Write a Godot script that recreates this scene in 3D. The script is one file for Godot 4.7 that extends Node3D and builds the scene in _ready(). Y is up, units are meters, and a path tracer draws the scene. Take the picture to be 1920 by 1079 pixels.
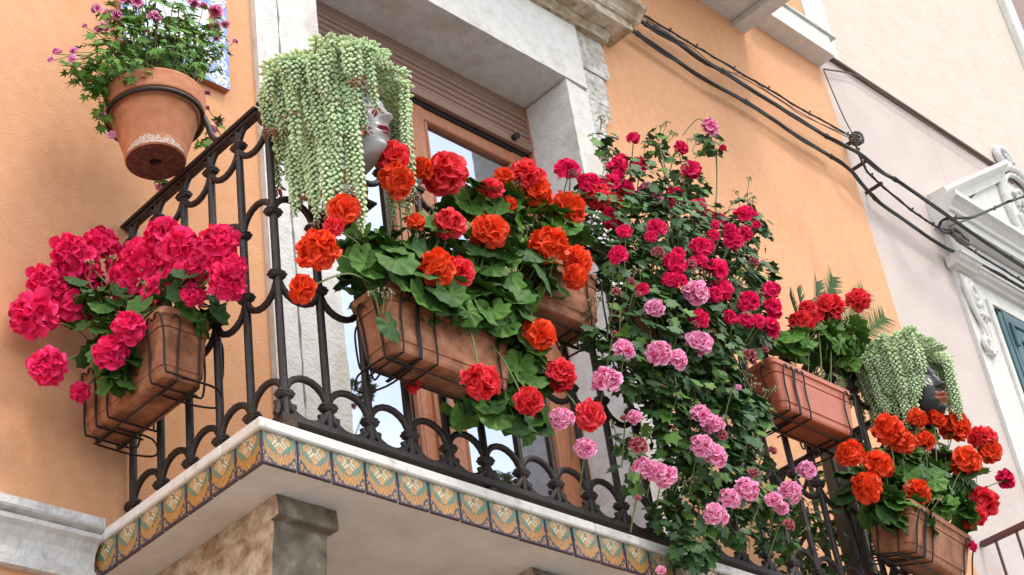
extends Node3D
# A flowered balcony on an orange stucco house, seen from the street below.
# Axes: x along the facade, y up, z out of the facade; the balcony's marble top is y = 0.

var rng := RandomNumberGenerator.new()
var M := {}
var counts := {}

class MB:
	var v := PackedVector3Array()
	var n := PackedVector3Array()
	var c := PackedColorArray()
	var u := PackedVector2Array()
	func tri(a: Vector3, b: Vector3, d: Vector3, na: Vector3, nb: Vector3, nd: Vector3, ca: Color, cb: Color, cd: Color):
		if (b - a).cross(d - a).dot(na + nb + nd) > 0.0:
			v.append(a); v.append(d); v.append(b)
			n.append(na); n.append(nd); n.append(nb)
			c.append(ca); c.append(cd); c.append(cb)
		else:
			v.append(a); v.append(b); v.append(d)
			n.append(na); n.append(nb); n.append(nd)
			c.append(ca); c.append(cb); c.append(cd)
	func flat(a: Vector3, b: Vector3, d: Vector3, nn: Vector3, col := Color.WHITE):
		tri(a, b, d, nn, nn, nn, col, col, col)
	func quad(a: Vector3, b: Vector3, d: Vector3, e: Vector3, nn: Vector3, col := Color.WHITE):
		flat(a, b, d, nn, col); flat(a, d, e, nn, col)
	func add(s: MB, t: Transform3D):
		v.append_array(t * s.v)
		n.append_array(Transform3D(t.basis, Vector3.ZERO) * s.n)
		c.append_array(s.c)
	func add_tint(s: MB, t: Transform3D, col: Color):
		v.append_array(t * s.v)
		n.append_array(Transform3D(t.basis, Vector3.ZERO) * s.n)
		var k := PackedColorArray()
		k.resize(s.v.size())
		k.fill(col)
		c.append_array(k)

# rows of points -> smooth sheet; ring closes each row; s = +1/-1 chooses the side of the normals
func sheet(mb: MB, rows: Array, ring: bool, s: float, cols: Array = [], one := Color.WHITE, creased := false):
	var nr := rows.size()
	var nc: int = rows[0].size()
	var nn := []
	for i in nr:
		var a := PackedVector3Array()
		for j in nc:
			var i0 := maxi(i - 1, 0)
			var i1 := mini(i + 1, nr - 1)
			var j0 := (j - 1 + nc) % nc if ring else maxi(j - 1, 0)
			var j1 := (j + 1) % nc if ring else mini(j + 1, nc - 1)
			var x: Vector3 = (rows[i1][j] - rows[i0][j]).cross(rows[i][j1] - rows[i][j0])
			if x.length_squared() < 1e-18:
				var iq := 1 if i == 0 else i - 1
				x = (rows[i1][j] - rows[i0][j]).cross(rows[iq][j1] - rows[iq][j0])
			a.append(x.normalized() * s)
		nn.append(a)
	for i in nr - 1:
		for j in (nc if ring else nc - 1):
			var k := (j + 1) % nc
			var ca: Color = cols[i][j] if cols else one
			var cb: Color = cols[i][k] if cols else one
			var cc: Color = cols[i + 1][k] if cols else one
			var cd: Color = cols[i + 1][j] if cols else one
			var A: Vector3 = rows[i][j]
			var B: Vector3 = rows[i][k]
			var D: Vector3 = rows[i + 1][k]
			var E: Vector3 = rows[i + 1][j]
			if creased:
				# smooth round the ring, sharp between rows
				var e: Vector3 = ((E - A).cross(B - A)).normalized() * s
				var na: Vector3 = nn[i][j]
				var f1 := ((E - A).cross(rows[i][k] - rows[i][(j - 1 + nc) % nc])).normalized() * s
				var f2 := ((D - B).cross(rows[i][(k + 1) % nc] - rows[i][j])).normalized() * s
				if f1.length() < 0.5: f1 = e
				if f2.length() < 0.5: f2 = e
				mb.tri(A, B, D, f1, f2, f2, ca, cb, cc)
				mb.tri(A, D, E, f1, f2, f1, ca, cc, cd)
			else:
				mb.tri(A, B, D, nn[i][j], nn[i][k], nn[i + 1][k], ca, cb, cc)
				mb.tri(A, D, E, nn[i][j], nn[i + 1][k], nn[i + 1][j], ca, cc, cd)

func tube(mb: MB, path: PackedVector3Array, rad, segs := 8, closed := false, col := Color.WHITE, caps := true):
	var np := path.size()
	var ref := Vector3.ZERO
	var rings := []
	var norms := []
	for i in np:
		var t: Vector3
		if closed:
			t = (path[(i + 1) % np] - path[(i - 1 + np) % np]).normalized()
		else:
			t = (path[mini(i + 1, np - 1)] - path[maxi(i - 1, 0)]).normalized()
		if ref == Vector3.ZERO:
			ref = t.cross(Vector3.UP if absf(t.y) < 0.9 else Vector3.RIGHT).normalized()
		ref = (ref - t * ref.dot(t)).normalized()
		var b := t.cross(ref)
		var r: float = rad[i] if rad is Array or rad is PackedFloat32Array else rad
		var pr := PackedVector3Array()
		var pn := PackedVector3Array()
		for k in segs:
			var a := TAU * k / segs
			var d := ref * cos(a) + b * sin(a)
			pr.append(path[i] + d * r)
			pn.append(d)
		rings.append(pr)
		norms.append(pn)
	if closed:
		# match the last ring to the first
		rings.append(rings[0]); norms.append(norms[0])
	for i in rings.size() - 1:
		var off := 0
		if closed and i == rings.size() - 2:
			var best := 1e9
			for o in segs:
				var dd: float = (rings[i][0] - rings[0][o]).length_squared()
				if dd < best: best = dd; off = o
		for k in segs:
			var k2 := (k + 1) % segs
			var a: Vector3 = rings[i][k]
			var b2: Vector3 = rings[i][k2]
			var c2: Vector3 = rings[i + 1][(k2 + off) % segs]
			var d2: Vector3 = rings[i + 1][(k + off) % segs]
			var n1: Vector3 = norms[i][k]
			var n2: Vector3 = norms[i][k2]
			var n3: Vector3 = norms[i + 1][(k2 + off) % segs]
			var n4: Vector3 = norms[i + 1][(k + off) % segs]
			mb.tri(a, b2, c2, n1, n2, n3, col, col, col)
			mb.tri(a, c2, d2, n1, n3, n4, col, col, col)
	if caps and not closed:
		for e in [0, np - 1]:
			var t2: Vector3 = (path[1] - path[0]) if e == 0 else (path[np - 1] - path[np - 2])
			var nn: Vector3 = -t2.normalized() if e == 0 else t2.normalized()
			for k in range(1, segs - 1):
				mb.flat(rings[e][0], rings[e][k], rings[e][k + 1], nn, col)

func curve(pts: Array, per := 6) -> PackedVector3Array:
	var o := PackedVector3Array()
	for i in pts.size() - 1:
		var p0: Vector3 = pts[maxi(i - 1, 0)]
		var p1: Vector3 = pts[i]
		var p2: Vector3 = pts[i + 1]
		var p3: Vector3 = pts[mini(i + 2, pts.size() - 1)]
		for k in per:
			o.append(p1.cubic_interpolate(p2, p0, p3, float(k) / per))
	o.append(pts[-1])
	return o

# chamfered box
func box(mb: MB, c: Vector3, size: Vector3, bev := 0.0, bs := Basis.IDENTITY, col := Color.WHITE):
	var h := size * 0.5
	var b := minf(bev, minf(h.x, minf(h.y, h.z)) * 0.9)
	for ax in 3:
		for s in [-1.0, 1.0]:
			var n := Vector3.ZERO
			n[ax] = s
			var q := []
			for k in [[-1, -1], [1, -1], [1, 1], [-1, 1]]:
				var p := Vector3.ZERO
				p[ax] = s * h[ax]
				p[(ax + 1) % 3] = k[0] * (h[(ax + 1) % 3] - b)
				p[(ax + 2) % 3] = k[1] * (h[(ax + 2) % 3] - b)
				q.append(c + bs * p)
			mb.quad(q[0], q[1], q[2], q[3], bs * n, col)
	if b <= 0.0: return
	for ax in 3:
		var a1 := (ax + 1) % 3
		var a2 := (ax + 2) % 3
		for s1 in [-1.0, 1.0]:
			for s2 in [-1.0, 1.0]:
				var n := Vector3.ZERO
				n[a1] = s1; n[a2] = s2
				var q := []
				for k in [[-1, 0], [1, 0], [1, 1], [-1, 1]]:
					var p := Vector3.ZERO
					p[ax] = k[0] * (h[ax] - b)
					p[a1] = s1 * (h[a1] - (b if k[1] == 1 else 0.0))
					p[a2] = s2 * (h[a2] - (0.0 if k[1] == 1 else b))
					q.append(c + bs * p)
				mb.quad(q[0], q[1], q[2], q[3], (bs * n).normalized(), col)
	for sx in [-1.0, 1.0]:
		for sy in [-1.0, 1.0]:
			for sz in [-1.0, 1.0]:
				var S := Vector3(sx, sy, sz)
				mb.flat(c + bs * (S * Vector3(h.x, h.y - b, h.z - b)), c + bs * (S * Vector3(h.x - b, h.y, h.z - b)), c + bs * (S * Vector3(h.x - b, h.y - b, h.z)), (bs * S).normalized(), col)

# polygon (a, b) in the plane of ea, eb, pushed along ed from d0 to d1
func prism(mb: MB, poly: PackedVector2Array, o: Vector3, ea: Vector3, eb: Vector3, ed: Vector3, d0: float, d1: float, col := Color.WHITE):
	var idx := Geometry2D.triangulate_polygon(poly)
	for e in [[d0, -1.0], [d1, 1.0]]:
		for i in range(0, idx.size(), 3):
			var p := []
			for k in 3: p.append(o + ea * poly[idx[i + k]].x + eb * poly[idx[i + k]].y + ed * e[0])
			mb.flat(p[0], p[1], p[2], ed.normalized() * e[1], col)
	var cw := Geometry2D.is_polygon_clockwise(poly)
	for i in poly.size():
		var a := poly[i]
		var b := poly[(i + 1) % poly.size()]
		var t := b - a
		var n2 := (Vector2(t.y, -t.x) if cw == false else Vector2(-t.y, t.x)).normalized()
		var A := o + ea * a.x + eb * a.y
		var B := o + ea * b.x + eb * b.y
		mb.quad(A + ed * d0, B + ed * d0, B + ed * d1, A + ed * d1, (ea * n2.x + eb * n2.y).normalized(), col)

func lathe(mb: MB, prof: Array, o: Vector3, segs := 40, col := Color.WHITE):
	var rows := []
	for p in prof:
		var r := PackedVector3Array()
		for k in segs:
			var a := TAU * k / segs
			r.append(o + Vector3(cos(a) * p[0], p[1], sin(a) * p[0]))
		rows.append(r)
	sheet(mb, rows, true, 1.0, [], col, true)

func mesh_of(parts: Array) -> ArrayMesh:
	var am := ArrayMesh.new()
	for p in parts:
		var mb: MB = p[0]
		if mb.v.is_empty(): continue
		var a := []
		a.resize(Mesh.ARRAY_MAX)
		a[Mesh.ARRAY_VERTEX] = mb.v
		a[Mesh.ARRAY_NORMAL] = mb.n
		a[Mesh.ARRAY_COLOR] = mb.c
		if mb.u.size() == mb.v.size(): a[Mesh.ARRAY_TEX_UV] = mb.u
		am.add_surface_from_arrays(Mesh.PRIMITIVE_TRIANGLES, a)
		am.surface_set_material(am.get_surface_count() - 1, p[1])
	return am

func numbered(called: String) -> String:
	var k: int = counts.get(called, 0)
	counts[called] = k + 1
	return called if k == 0 else "%s_%03d" % [called, k]

func thing(called: String, label: String, category: String, at := Vector3.ZERO, group := "") -> Node3D:
	var o := Node3D.new()
	o.name = numbered(called)
	add_child(o)
	o.position = at
	tag(o, label, category, group)
	return o

func tag(o: Node3D, label: String, category: String, group := ""):
	o.set_meta("label", label)
	o.set_meta("category", category)
	if group: o.set_meta("group", group)

func part(called: String, mesh: Mesh, parent: Node3D, label := "") -> MeshInstance3D:
	var m := MeshInstance3D.new()
	m.name = called
	m.mesh = mesh
	if parent == self: m.name = numbered(called)
	parent.add_child(m, true)
	if label: m.set_meta("label", label)
	return m

func one(called: String, mb: MB, m: Material, parent: Node3D, label := "") -> MeshInstance3D:
	return part(called, mesh_of([[mb, m]]), parent, label)

# ---------------------------------------------------------------- materials
func noise(freq: float, sd: int, oct := 4, ridged := false) -> FastNoiseLite:
	var f := FastNoiseLite.new()
	f.noise_type = FastNoiseLite.TYPE_SIMPLEX_SMOOTH
	f.frequency = freq
	f.seed = sd
	f.fractal_octaves = oct
	f.fractal_type = FastNoiseLite.FRACTAL_RIDGED if ridged else FastNoiseLite.FRACTAL_FBM
	return f

func ntex(size: int, f: FastNoiseLite, stops: Array, normal := false, bump := 4.0) -> NoiseTexture2D:
	var t := NoiseTexture2D.new()
	t.width = size
	t.height = size
	t.seamless = true
	t.noise = f
	if normal:
		t.as_normal_map = true
		t.bump_strength = bump
	else:
		var g := Gradient.new()
		var off := PackedFloat32Array()
		var col := PackedColorArray()
		for s in stops:
			off.append(s[0])
			col.append((s[1] as Color).linear_to_srgb())
		g.offsets = off
		g.colors = col
		t.color_ramp = g
	return t

func mat(col: Color, rough := 0.8, met := 0.0, spec := 0.5) -> StandardMaterial3D:
	var m := StandardMaterial3D.new()
	m.albedo_color = col.linear_to_srgb()
	m.roughness = rough
	m.metallic = met
	m.metallic_specular = spec
	return m

func vmat(rough := 0.7, back := 0.0, spec := 0.5, tint := Color.WHITE) -> StandardMaterial3D:
	var m := mat(tint, rough, 0.0, spec)
	m.vertex_color_use_as_albedo = true
	if back > 0.0:
		m.backlight_enabled = true
		m.backlight = Color(back, back, back)
	return m

# surface with mottled colour (period metres), fine relief and broad stains
func surface(stops: Array, period: float, freq: float, sd: int, rough: float, bump := 3.0, nfreq := 0.05, broad: Array = [], bperiod := 5.0, size := 512, ridged := false) -> StandardMaterial3D:
	var m := StandardMaterial3D.new()
	m.albedo_texture = ntex(size, noise(freq, sd, 5, ridged), stops)
	m.roughness = rough
	m.uv1_triplanar = true
	m.uv1_world_triplanar = true
	m.uv1_scale = Vector3.ONE / period
	if bump > 0.0:
		m.normal_enabled = true
		m.normal_texture = ntex(size, noise(nfreq, sd + 7, 4), [], true, bump)
		m.normal_scale = 1.0
	if broad:
		m.detail_enabled = true
		m.detail_blend_mode = BaseMaterial3D.BLEND_MODE_MUL
		m.detail_uv_layer = BaseMaterial3D.DETAIL_UV_2
		m.detail_albedo = ntex(256, noise(0.012, sd + 3, 4), broad)
		m.uv2_triplanar = true
		m.uv2_world_triplanar = true
		m.uv2_scale = Vector3.ONE / bperiod
	return m

func materials():
	M.orange = surface([[0.0, Color(.67, .335, .165)], [0.5, Color(.70, .36, .187)], [1.0, Color(.73, .39, .21)]], 1.4, 0.02, 11, 0.9, .9, 0.11, [[0.15, Color(.93, .90, .86)], [0.55, Color(1, 1, 1)]], 3.7, 1024)
	M.orange.uv2_scale = Vector3(.55, .14, .55)
	M.pink = surface([[0.0, Color(.55, .465, .42)], [1.0, Color(.60, .515, .47)]], 2.0, 0.01, 21, 0.9, .5, 0.08, [[0.2, Color(.93, .92, .92)], [0.7, Color(1, 1, 1)]], 4.0)
	M.cream = surface([[0.0, Color(.58, .50, .42)], [1.0, Color(.63, .55, .465)]], 2.2, 0.012, 25, 0.9, 1.0)
	M.white_wall = surface([[0.0, Color(.6, .58, .54)], [1.0, Color(.7, .69, .65)]], 1.5, 0.02, 27, 0.85, 1.5)
	M.stone = surface([[0.0, Color(.54, .51, .47)], [0.3, Color(.64, .62, .58)], [0.62, Color(.68, .66, .63)], [1.0, Color(.73, .715, .69)]], 1.1, 0.012, 31, 0.85, 2.2, 0.05, [[0.12, Color(.86, .82, .77)], [0.4, Color(1, 1, 1)]], 1.7, 1024)
	M.rough_stone = surface([[0.0, Color(.22, .19, .16)], [0.3, Color(.5, .47, .43)], [0.7, Color(.66, .64, .6)], [1.0, Color(.75, .73, .7)]], .6, 0.02, 33, 0.95, 9.0, 0.035, [[0.15, Color(.75, .7, .63)], [0.5, Color(1, 1, 1)]], .9)
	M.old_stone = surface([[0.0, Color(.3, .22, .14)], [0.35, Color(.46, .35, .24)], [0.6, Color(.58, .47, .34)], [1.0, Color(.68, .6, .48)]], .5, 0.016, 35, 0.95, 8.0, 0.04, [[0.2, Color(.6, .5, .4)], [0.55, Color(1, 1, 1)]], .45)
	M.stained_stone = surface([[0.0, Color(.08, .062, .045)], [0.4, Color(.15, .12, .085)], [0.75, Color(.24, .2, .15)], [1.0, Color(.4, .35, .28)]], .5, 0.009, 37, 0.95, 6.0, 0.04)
	M.cornice = surface([[0.0, Color(.2, .14, .08)], [0.35, Color(.46, .38, .28)], [0.7, Color(.58, .52, .43)], [1.0, Color(.66, .61, .53)]], .7, 0.015, 41, 0.9, 5.0, 0.035, [[0.2, Color(.7, .62, .5)], [0.5, Color(1, 1, 1)]], .8)
	M.plaster = surface([[0.0, Color(.55, .56, .54)], [1.0, Color(.65, .66, .64)]], 1.3, 0.012, 43, 0.9, 1.5, 0.03, [[0.2, Color(.9, .88, .85)], [0.6, Color(1, 1, 1)]], 1.6)
	M.molding = surface([[0.0, Color(.4, .38, .36)], [0.4, Color(.58, .57, .55)], [1.0, Color(.68, .67, .66)]], .6, 0.015, 45, 0.85, 4.0, 0.03)
	M.marble = surface([[0.0, Color(.46, .4, .33)], [0.3, Color(.68, .65, .6)], [1.0, Color(.78, .76, .73)]], .5, 0.014, 47, 0.45, 1.5, 0.04)
	M.paving = surface([[0.0, Color(.2, .19, .175)], [1.0, Color(.3, .29, .27)]], 2.0, 0.03, 49, 0.9, 3.0)
	M.iron = surface([[0.0, Color(.014, .01, .009)], [0.55, Color(.024, .016, .014)], [0.8, Color(.045, .026, .019)], [1.0, Color(.09, .045, .026)]], .25, 0.03, 51, 0.5, 3.0, 0.06)
	M.rusty = surface([[0.0, Color(.025, .015, .012)], [0.5, Color(.05, .026, .017)], [1.0, Color(.2, .1, .05)]], .2, 0.03, 53, 0.75, 5.0, 0.06)
	M.wire = mat(Color(.02, .015, .013), 0.45, 0.3)
	M.terracotta = surface([[0.0, Color(.24, .09, .042)], [0.4, Color(.35, .135, .062)], [0.7, Color(.41, .165, .08)], [0.86, Color(.45, .2, .105)], [1.0, Color(.55, .34, .23)]], .35, 0.014, 55, 0.7, 1.2, 0.03, [[0.2, Color(.6, .56, .52)], [0.5, Color(1, 1, 1)]], .32)
	M.new_terracotta = surface([[0.0, Color(.4, .1, .045)], [1.0, Color(.5, .135, .065)]], .5, 0.012, 57, 0.42, 0.6, 0.03)
	M.pot_clay = surface([[0.0, Color(.4, .14, .06)], [0.5, Color(.5, .19, .09)], [1.0, Color(.57, .25, .14)]], .4, 0.014, 59, 0.8, 1.5, 0.04)
	M.pot_base = surface([[0.0, Color(.09, .03, .022)], [0.6, Color(.14, .05, .035)], [1.0, Color(.36, .14, .07)]], .2, 0.014, 60, 0.85, 2.0)
	M.lime = surface([[0.0, Color(.45, .19, .1)], [0.42, Color(.5, .25, .15)], [0.5, Color(.6, .5, .43)], [1.0, Color(.72, .68, .64)]], .16, 0.03, 61, 0.95, 6.0)
	M.soil = surface([[0.0, Color(.03, .02, .012)], [1.0, Color(.09, .06, .035)]], .2, 0.03, 62, 1.0, 8.0)
	M.wood = wood(Color(.3, .1, .045), Color(.43, .17, .08), 63)
	M.shutter = wood(Color(.2, .115, .082), Color(.28, .165, .12), 64)
	M.dark_gap = mat(Color(.012, .01, .009), 0.9)
	M.glass = mat(Color(.5, .535, .6), 0.03, 1.0)
	M.rubber = mat(Color(.015, .014, .014), 0.6)
	M.blue = surface([[0.0, Color(.05, .115, .13)], [1.0, Color(.07, .145, .16)]], .6, 0.02, 65, 0.6, 0.8)
	M.cable = mat(Color(.022, .02, .021), 0.55)
	M.grey_cable = mat(Color(.16, .15, .14), 0.6)
	M.brown_wire = mat(Color(.12, .07, .05), 0.7)
	M.petal = vmat(0.55, 0.55, 0.35)
	M.leaf = vmat(0.55, 0.3, 0.33)
	M.ivy_leaf = vmat(0.5, 0.25, 0.35)
	M.stem = vmat(0.6)
	M.sedum = vmat(0.5, 0.0, 0.4)
	M.sedum.subsurf_scatter_enabled = true
	M.sedum.subsurf_scatter_strength = 0.08
	M.glaze = vmat(0.22, 0.0, 0.5)
	M.dark_glaze = vmat(0.3, 0.0, 0.5)
	M.gold = mat(Color(.42, .2, .04), 0.3, 0.0, 0.6)
	M.white_glaze = mat(Color(.6, .57, .5), 0.3)
	M.collar_rail = mat(Color(.09, .035, .035), 0.5)

func wood(a: Color, b: Color, sd: int) -> StandardMaterial3D:
	var m := surface([[0.0, a], [0.5, a.lerp(b, .55)], [1.0, b]], .5, 0.02, sd, 0.5, 1.5, 0.05)
	m.uv1_scale = Vector3(3.0, 0.5, 3.0)
	return m
const CA := [Vector3(3.139,3.856,0.090), Vector3(3.328,3.859,0.090), Vector3(3.576,3.872,0.090), Vector3(3.819,3.837,0.090), Vector3(4.004,3.855,0.090), Vector3(4.327,3.843,0.090), Vector3(4.690,3.841,0.090), Vector3(5.021,3.836,0.090), Vector3(5.166,3.732,0.170), Vector3(5.401,3.685,0.170), Vector3(5.591,3.690,0.170), Vector3(5.838,3.489,0.270), Vector3(6.298,3.449,0.270), Vector3(6.732,3.434,0.270), Vector3(7.194,3.416,0.270)]
const CB := [Vector3(3.069,3.782,0.060), Vector3(3.268,3.782,0.060), Vector3(3.546,3.763,0.060), Vector3(3.822,3.733,0.060), Vector3(4.215,3.752,0.060), Vector3(4.506,3.736,0.060), Vector3(4.735,3.718,0.060), Vector3(5.055,3.714,0.060), Vector3(5.221,3.694,0.060), Vector3(5.318,3.621,0.060), Vector3(5.445,3.552,0.060), Vector3(5.672,3.523,0.060), Vector3(6.090,3.482,0.060), Vector3(6.508,3.512,0.060), Vector3(6.828,3.527,0.060), Vector3(7.189,3.524,0.060), Vector3(7.604,3.512,0.060)]
const CC := [Vector3(3.256,3.942,0.080), Vector3(3.413,3.942,0.080), Vector3(3.610,3.946,0.080), Vector3(3.774,3.946,0.080), Vector3(3.953,3.952,0.080), Vector3(4.268,3.956,0.080), Vector3(4.476,3.966,0.080), Vector3(4.800,3.964,0.080), Vector3(4.987,3.979,0.080), Vector3(5.341,3.998,0.080)]
const CD1 := [Vector3(3.290,3.925,0.085), Vector3(3.510,3.896,0.085), Vector3(3.756,3.905,0.085), Vector3(3.952,3.875,0.085), Vector3(4.254,3.916,0.085), Vector3(4.604,3.914,0.085), Vector3(4.755,3.901,0.085), Vector3(5.053,3.944,0.085), Vector3(5.331,3.990,0.085)]
const CD2 := [Vector3(3.331,3.941,0.070), Vector3(3.626,3.930,0.070), Vector3(4.009,3.879,0.070), Vector3(4.267,3.975,0.070), Vector3(4.483,3.952,0.070), Vector3(4.896,3.946,0.070), Vector3(5.338,3.987,0.070)]
const CE := [Vector3(5.301,3.966,0.100), Vector3(5.326,3.756,0.100), Vector3(5.398,3.688,0.100), Vector3(5.706,3.608,0.100), Vector3(5.911,3.581,0.100), Vector3(6.048,3.579,0.100), Vector3(6.257,3.605,0.100), Vector3(6.307,3.557,0.100), Vector3(6.798,3.540,0.100), Vector3(7.061,3.531,0.100), Vector3(7.517,3.480,0.100)]
const CF := [Vector3(6.262,3.616,0.100), Vector3(5.959,3.482,0.157), Vector3(5.860,3.463,0.214), Vector3(5.886,3.472,0.271), Vector3(6.091,3.534,0.329), Vector3(6.516,3.789,0.386), Vector3(6.711,3.889,0.443), Vector3(8.629,4.985,0.500)]
const CF2 := [Vector3(6.335,3.637,0.100), Vector3(6.146,3.582,0.167), Vector3(5.936,3.458,0.233), Vector3(6.156,3.575,0.300)]
const CG := [Vector3(5.335,4.601,0.030), Vector3(5.717,4.752,0.030), Vector3(5.963,4.759,0.030), Vector3(6.338,4.754,0.030), Vector3(6.857,4.737,0.030), Vector3(7.345,4.726,0.030), Vector3(7.682,4.693,0.030)]
const CH := [Vector3(5.311,4.572,0.040), Vector3(5.347,4.372,0.040), Vector3(5.389,4.193,0.040), Vector3(5.443,4.074,0.040)]
const H_T1 := [-0.081,0.952,0.162,0.051,0,-0.182,0.883,0.158,0.053,0,-0.125,0.846,0.117,0.071,0,-0.242,0.779,0.11,0.046,0,-0.278,0.637,0.107,0.068,0,-0.148,0.709,0.117,0.056,0,-0.254,0.428,0.163,0.052,0,-0.144,0.378,0.159,0.029,0,-0.152,0.451,0.432,0.047,0,-0.168,0.397,0.362,0.05,0,-0.019,0.831,0.311,0.06,0,-0.027,0.761,0.269,0.07,0,-0.03,0.826,0.444,0.059,0,-0.032,0.735,0.533,0.055,0,-0.029,0.631,0.717,0.056,0,-0.007,0.622,0.504,0.064,0,-0.01,0.495,0.731,0.052,0,-0.011,0.571,0.702,0.037,0,-0.011,0.763,0.351,0.049,0,-0.089,0.686,0.111,0.023,0,-0.026,0.65,0.414,0.042,0,-0.016,0.873,0.18,0.044,0,-0.013,0.751,0.46,0.046,0,-0.009,0.63,0.59,0.044,0,-0.009,0.66,0.639,0.041,0,-0.19,0.743,0.108,0.043,0,-0.083,0.782,0.123,0.04,0,-0.015,0.656,0.349,0.039,0,-0.02,0.536,0.574,0.035,0,-0.03,0.502,0.792,0.033,0,-0.135,0.866,0.169,0.044,0,-0.188,0.825,0.108,0.04,0,-0.007,0.967,0.134,0.028,0]
const H_T2 := [0.045,0.419,1.071,0.056,1,-0.015,0.276,1.061,0.037,1,0.171,0.627,1.054,0.046,1,0.108,0.526,1.072,0.03,2,0.448,0.693,1.062,0.026,1,0.581,0.732,1.071,0.051,2,0.756,0.778,1.07,0.057,1,0.515,0.547,1.06,0.054,1,0.6,0.568,1.057,0.05,2,0.634,0.188,1.063,0.053,2,0.925,0.453,1.058,0.053,1,1.009,0.34,1.05,0.05,2,0.839,0.189,1.054,0.045,2,1.09,0.205,1.069,0.049,2,0.559,0.26,0.856,0.024,2,0.395,0.932,1.046,0.052,2,0.385,0.827,1.064,0.053,1]
const H_T3 := [0.569,0.998,0.993,0.037,1,0.667,1.015,1.001,0.075,2,0.874,1.044,0.999,0.039,2,0.955,1.136,0.995,0.032,1,1.044,1.175,1.015,0.051,2,1.106,1.137,0.991,0.058,1,0.951,1.016,0.997,0.028,1,1.262,1.134,0.991,0.061,1,1.039,0.839,1.064,0.063,1,1.185,0.838,1.053,0.05,1,1.157,0.765,1.056,0.042,1,1.12,1.202,1.007,0.029,2]
const H_T4 := [2.905,1.332,0.955,0.064,2,2.723,1.259,0.962,0.037,2,3.137,1.447,0.972,0.053,2,2.667,1.177,0.948,0.052,2,2.778,1.23,0.947,0.033,2]
const H_T5 := [2.638,0.53,1.022,0.048,1,2.944,0.713,1.038,0.063,1,3.027,0.689,1.033,0.051,1,2.814,0.53,1.022,0.055,1,2.69,0.401,1.025,0.054,1,3.241,0.867,1.02,0.04,1,3.379,0.905,1.029,0.04,1,3.555,0.922,1.016,0.064,1,3.221,0.751,1.036,0.039,1,3.492,0.719,1.042,0.062,1,3.017,0.457,1.044,0.052,1,3.728,0.907,1.037,0.055,2,3.752,0.845,1.044,0.05,1,3.61,0.58,1.016,0.058,2,3.487,0.477,1.024,0.039,2,3.359,0.396,1.044,0.026,2,3.818,0.731,1.038,0.037,3,3.359,0.309,1.027,0.019,3]
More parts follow.
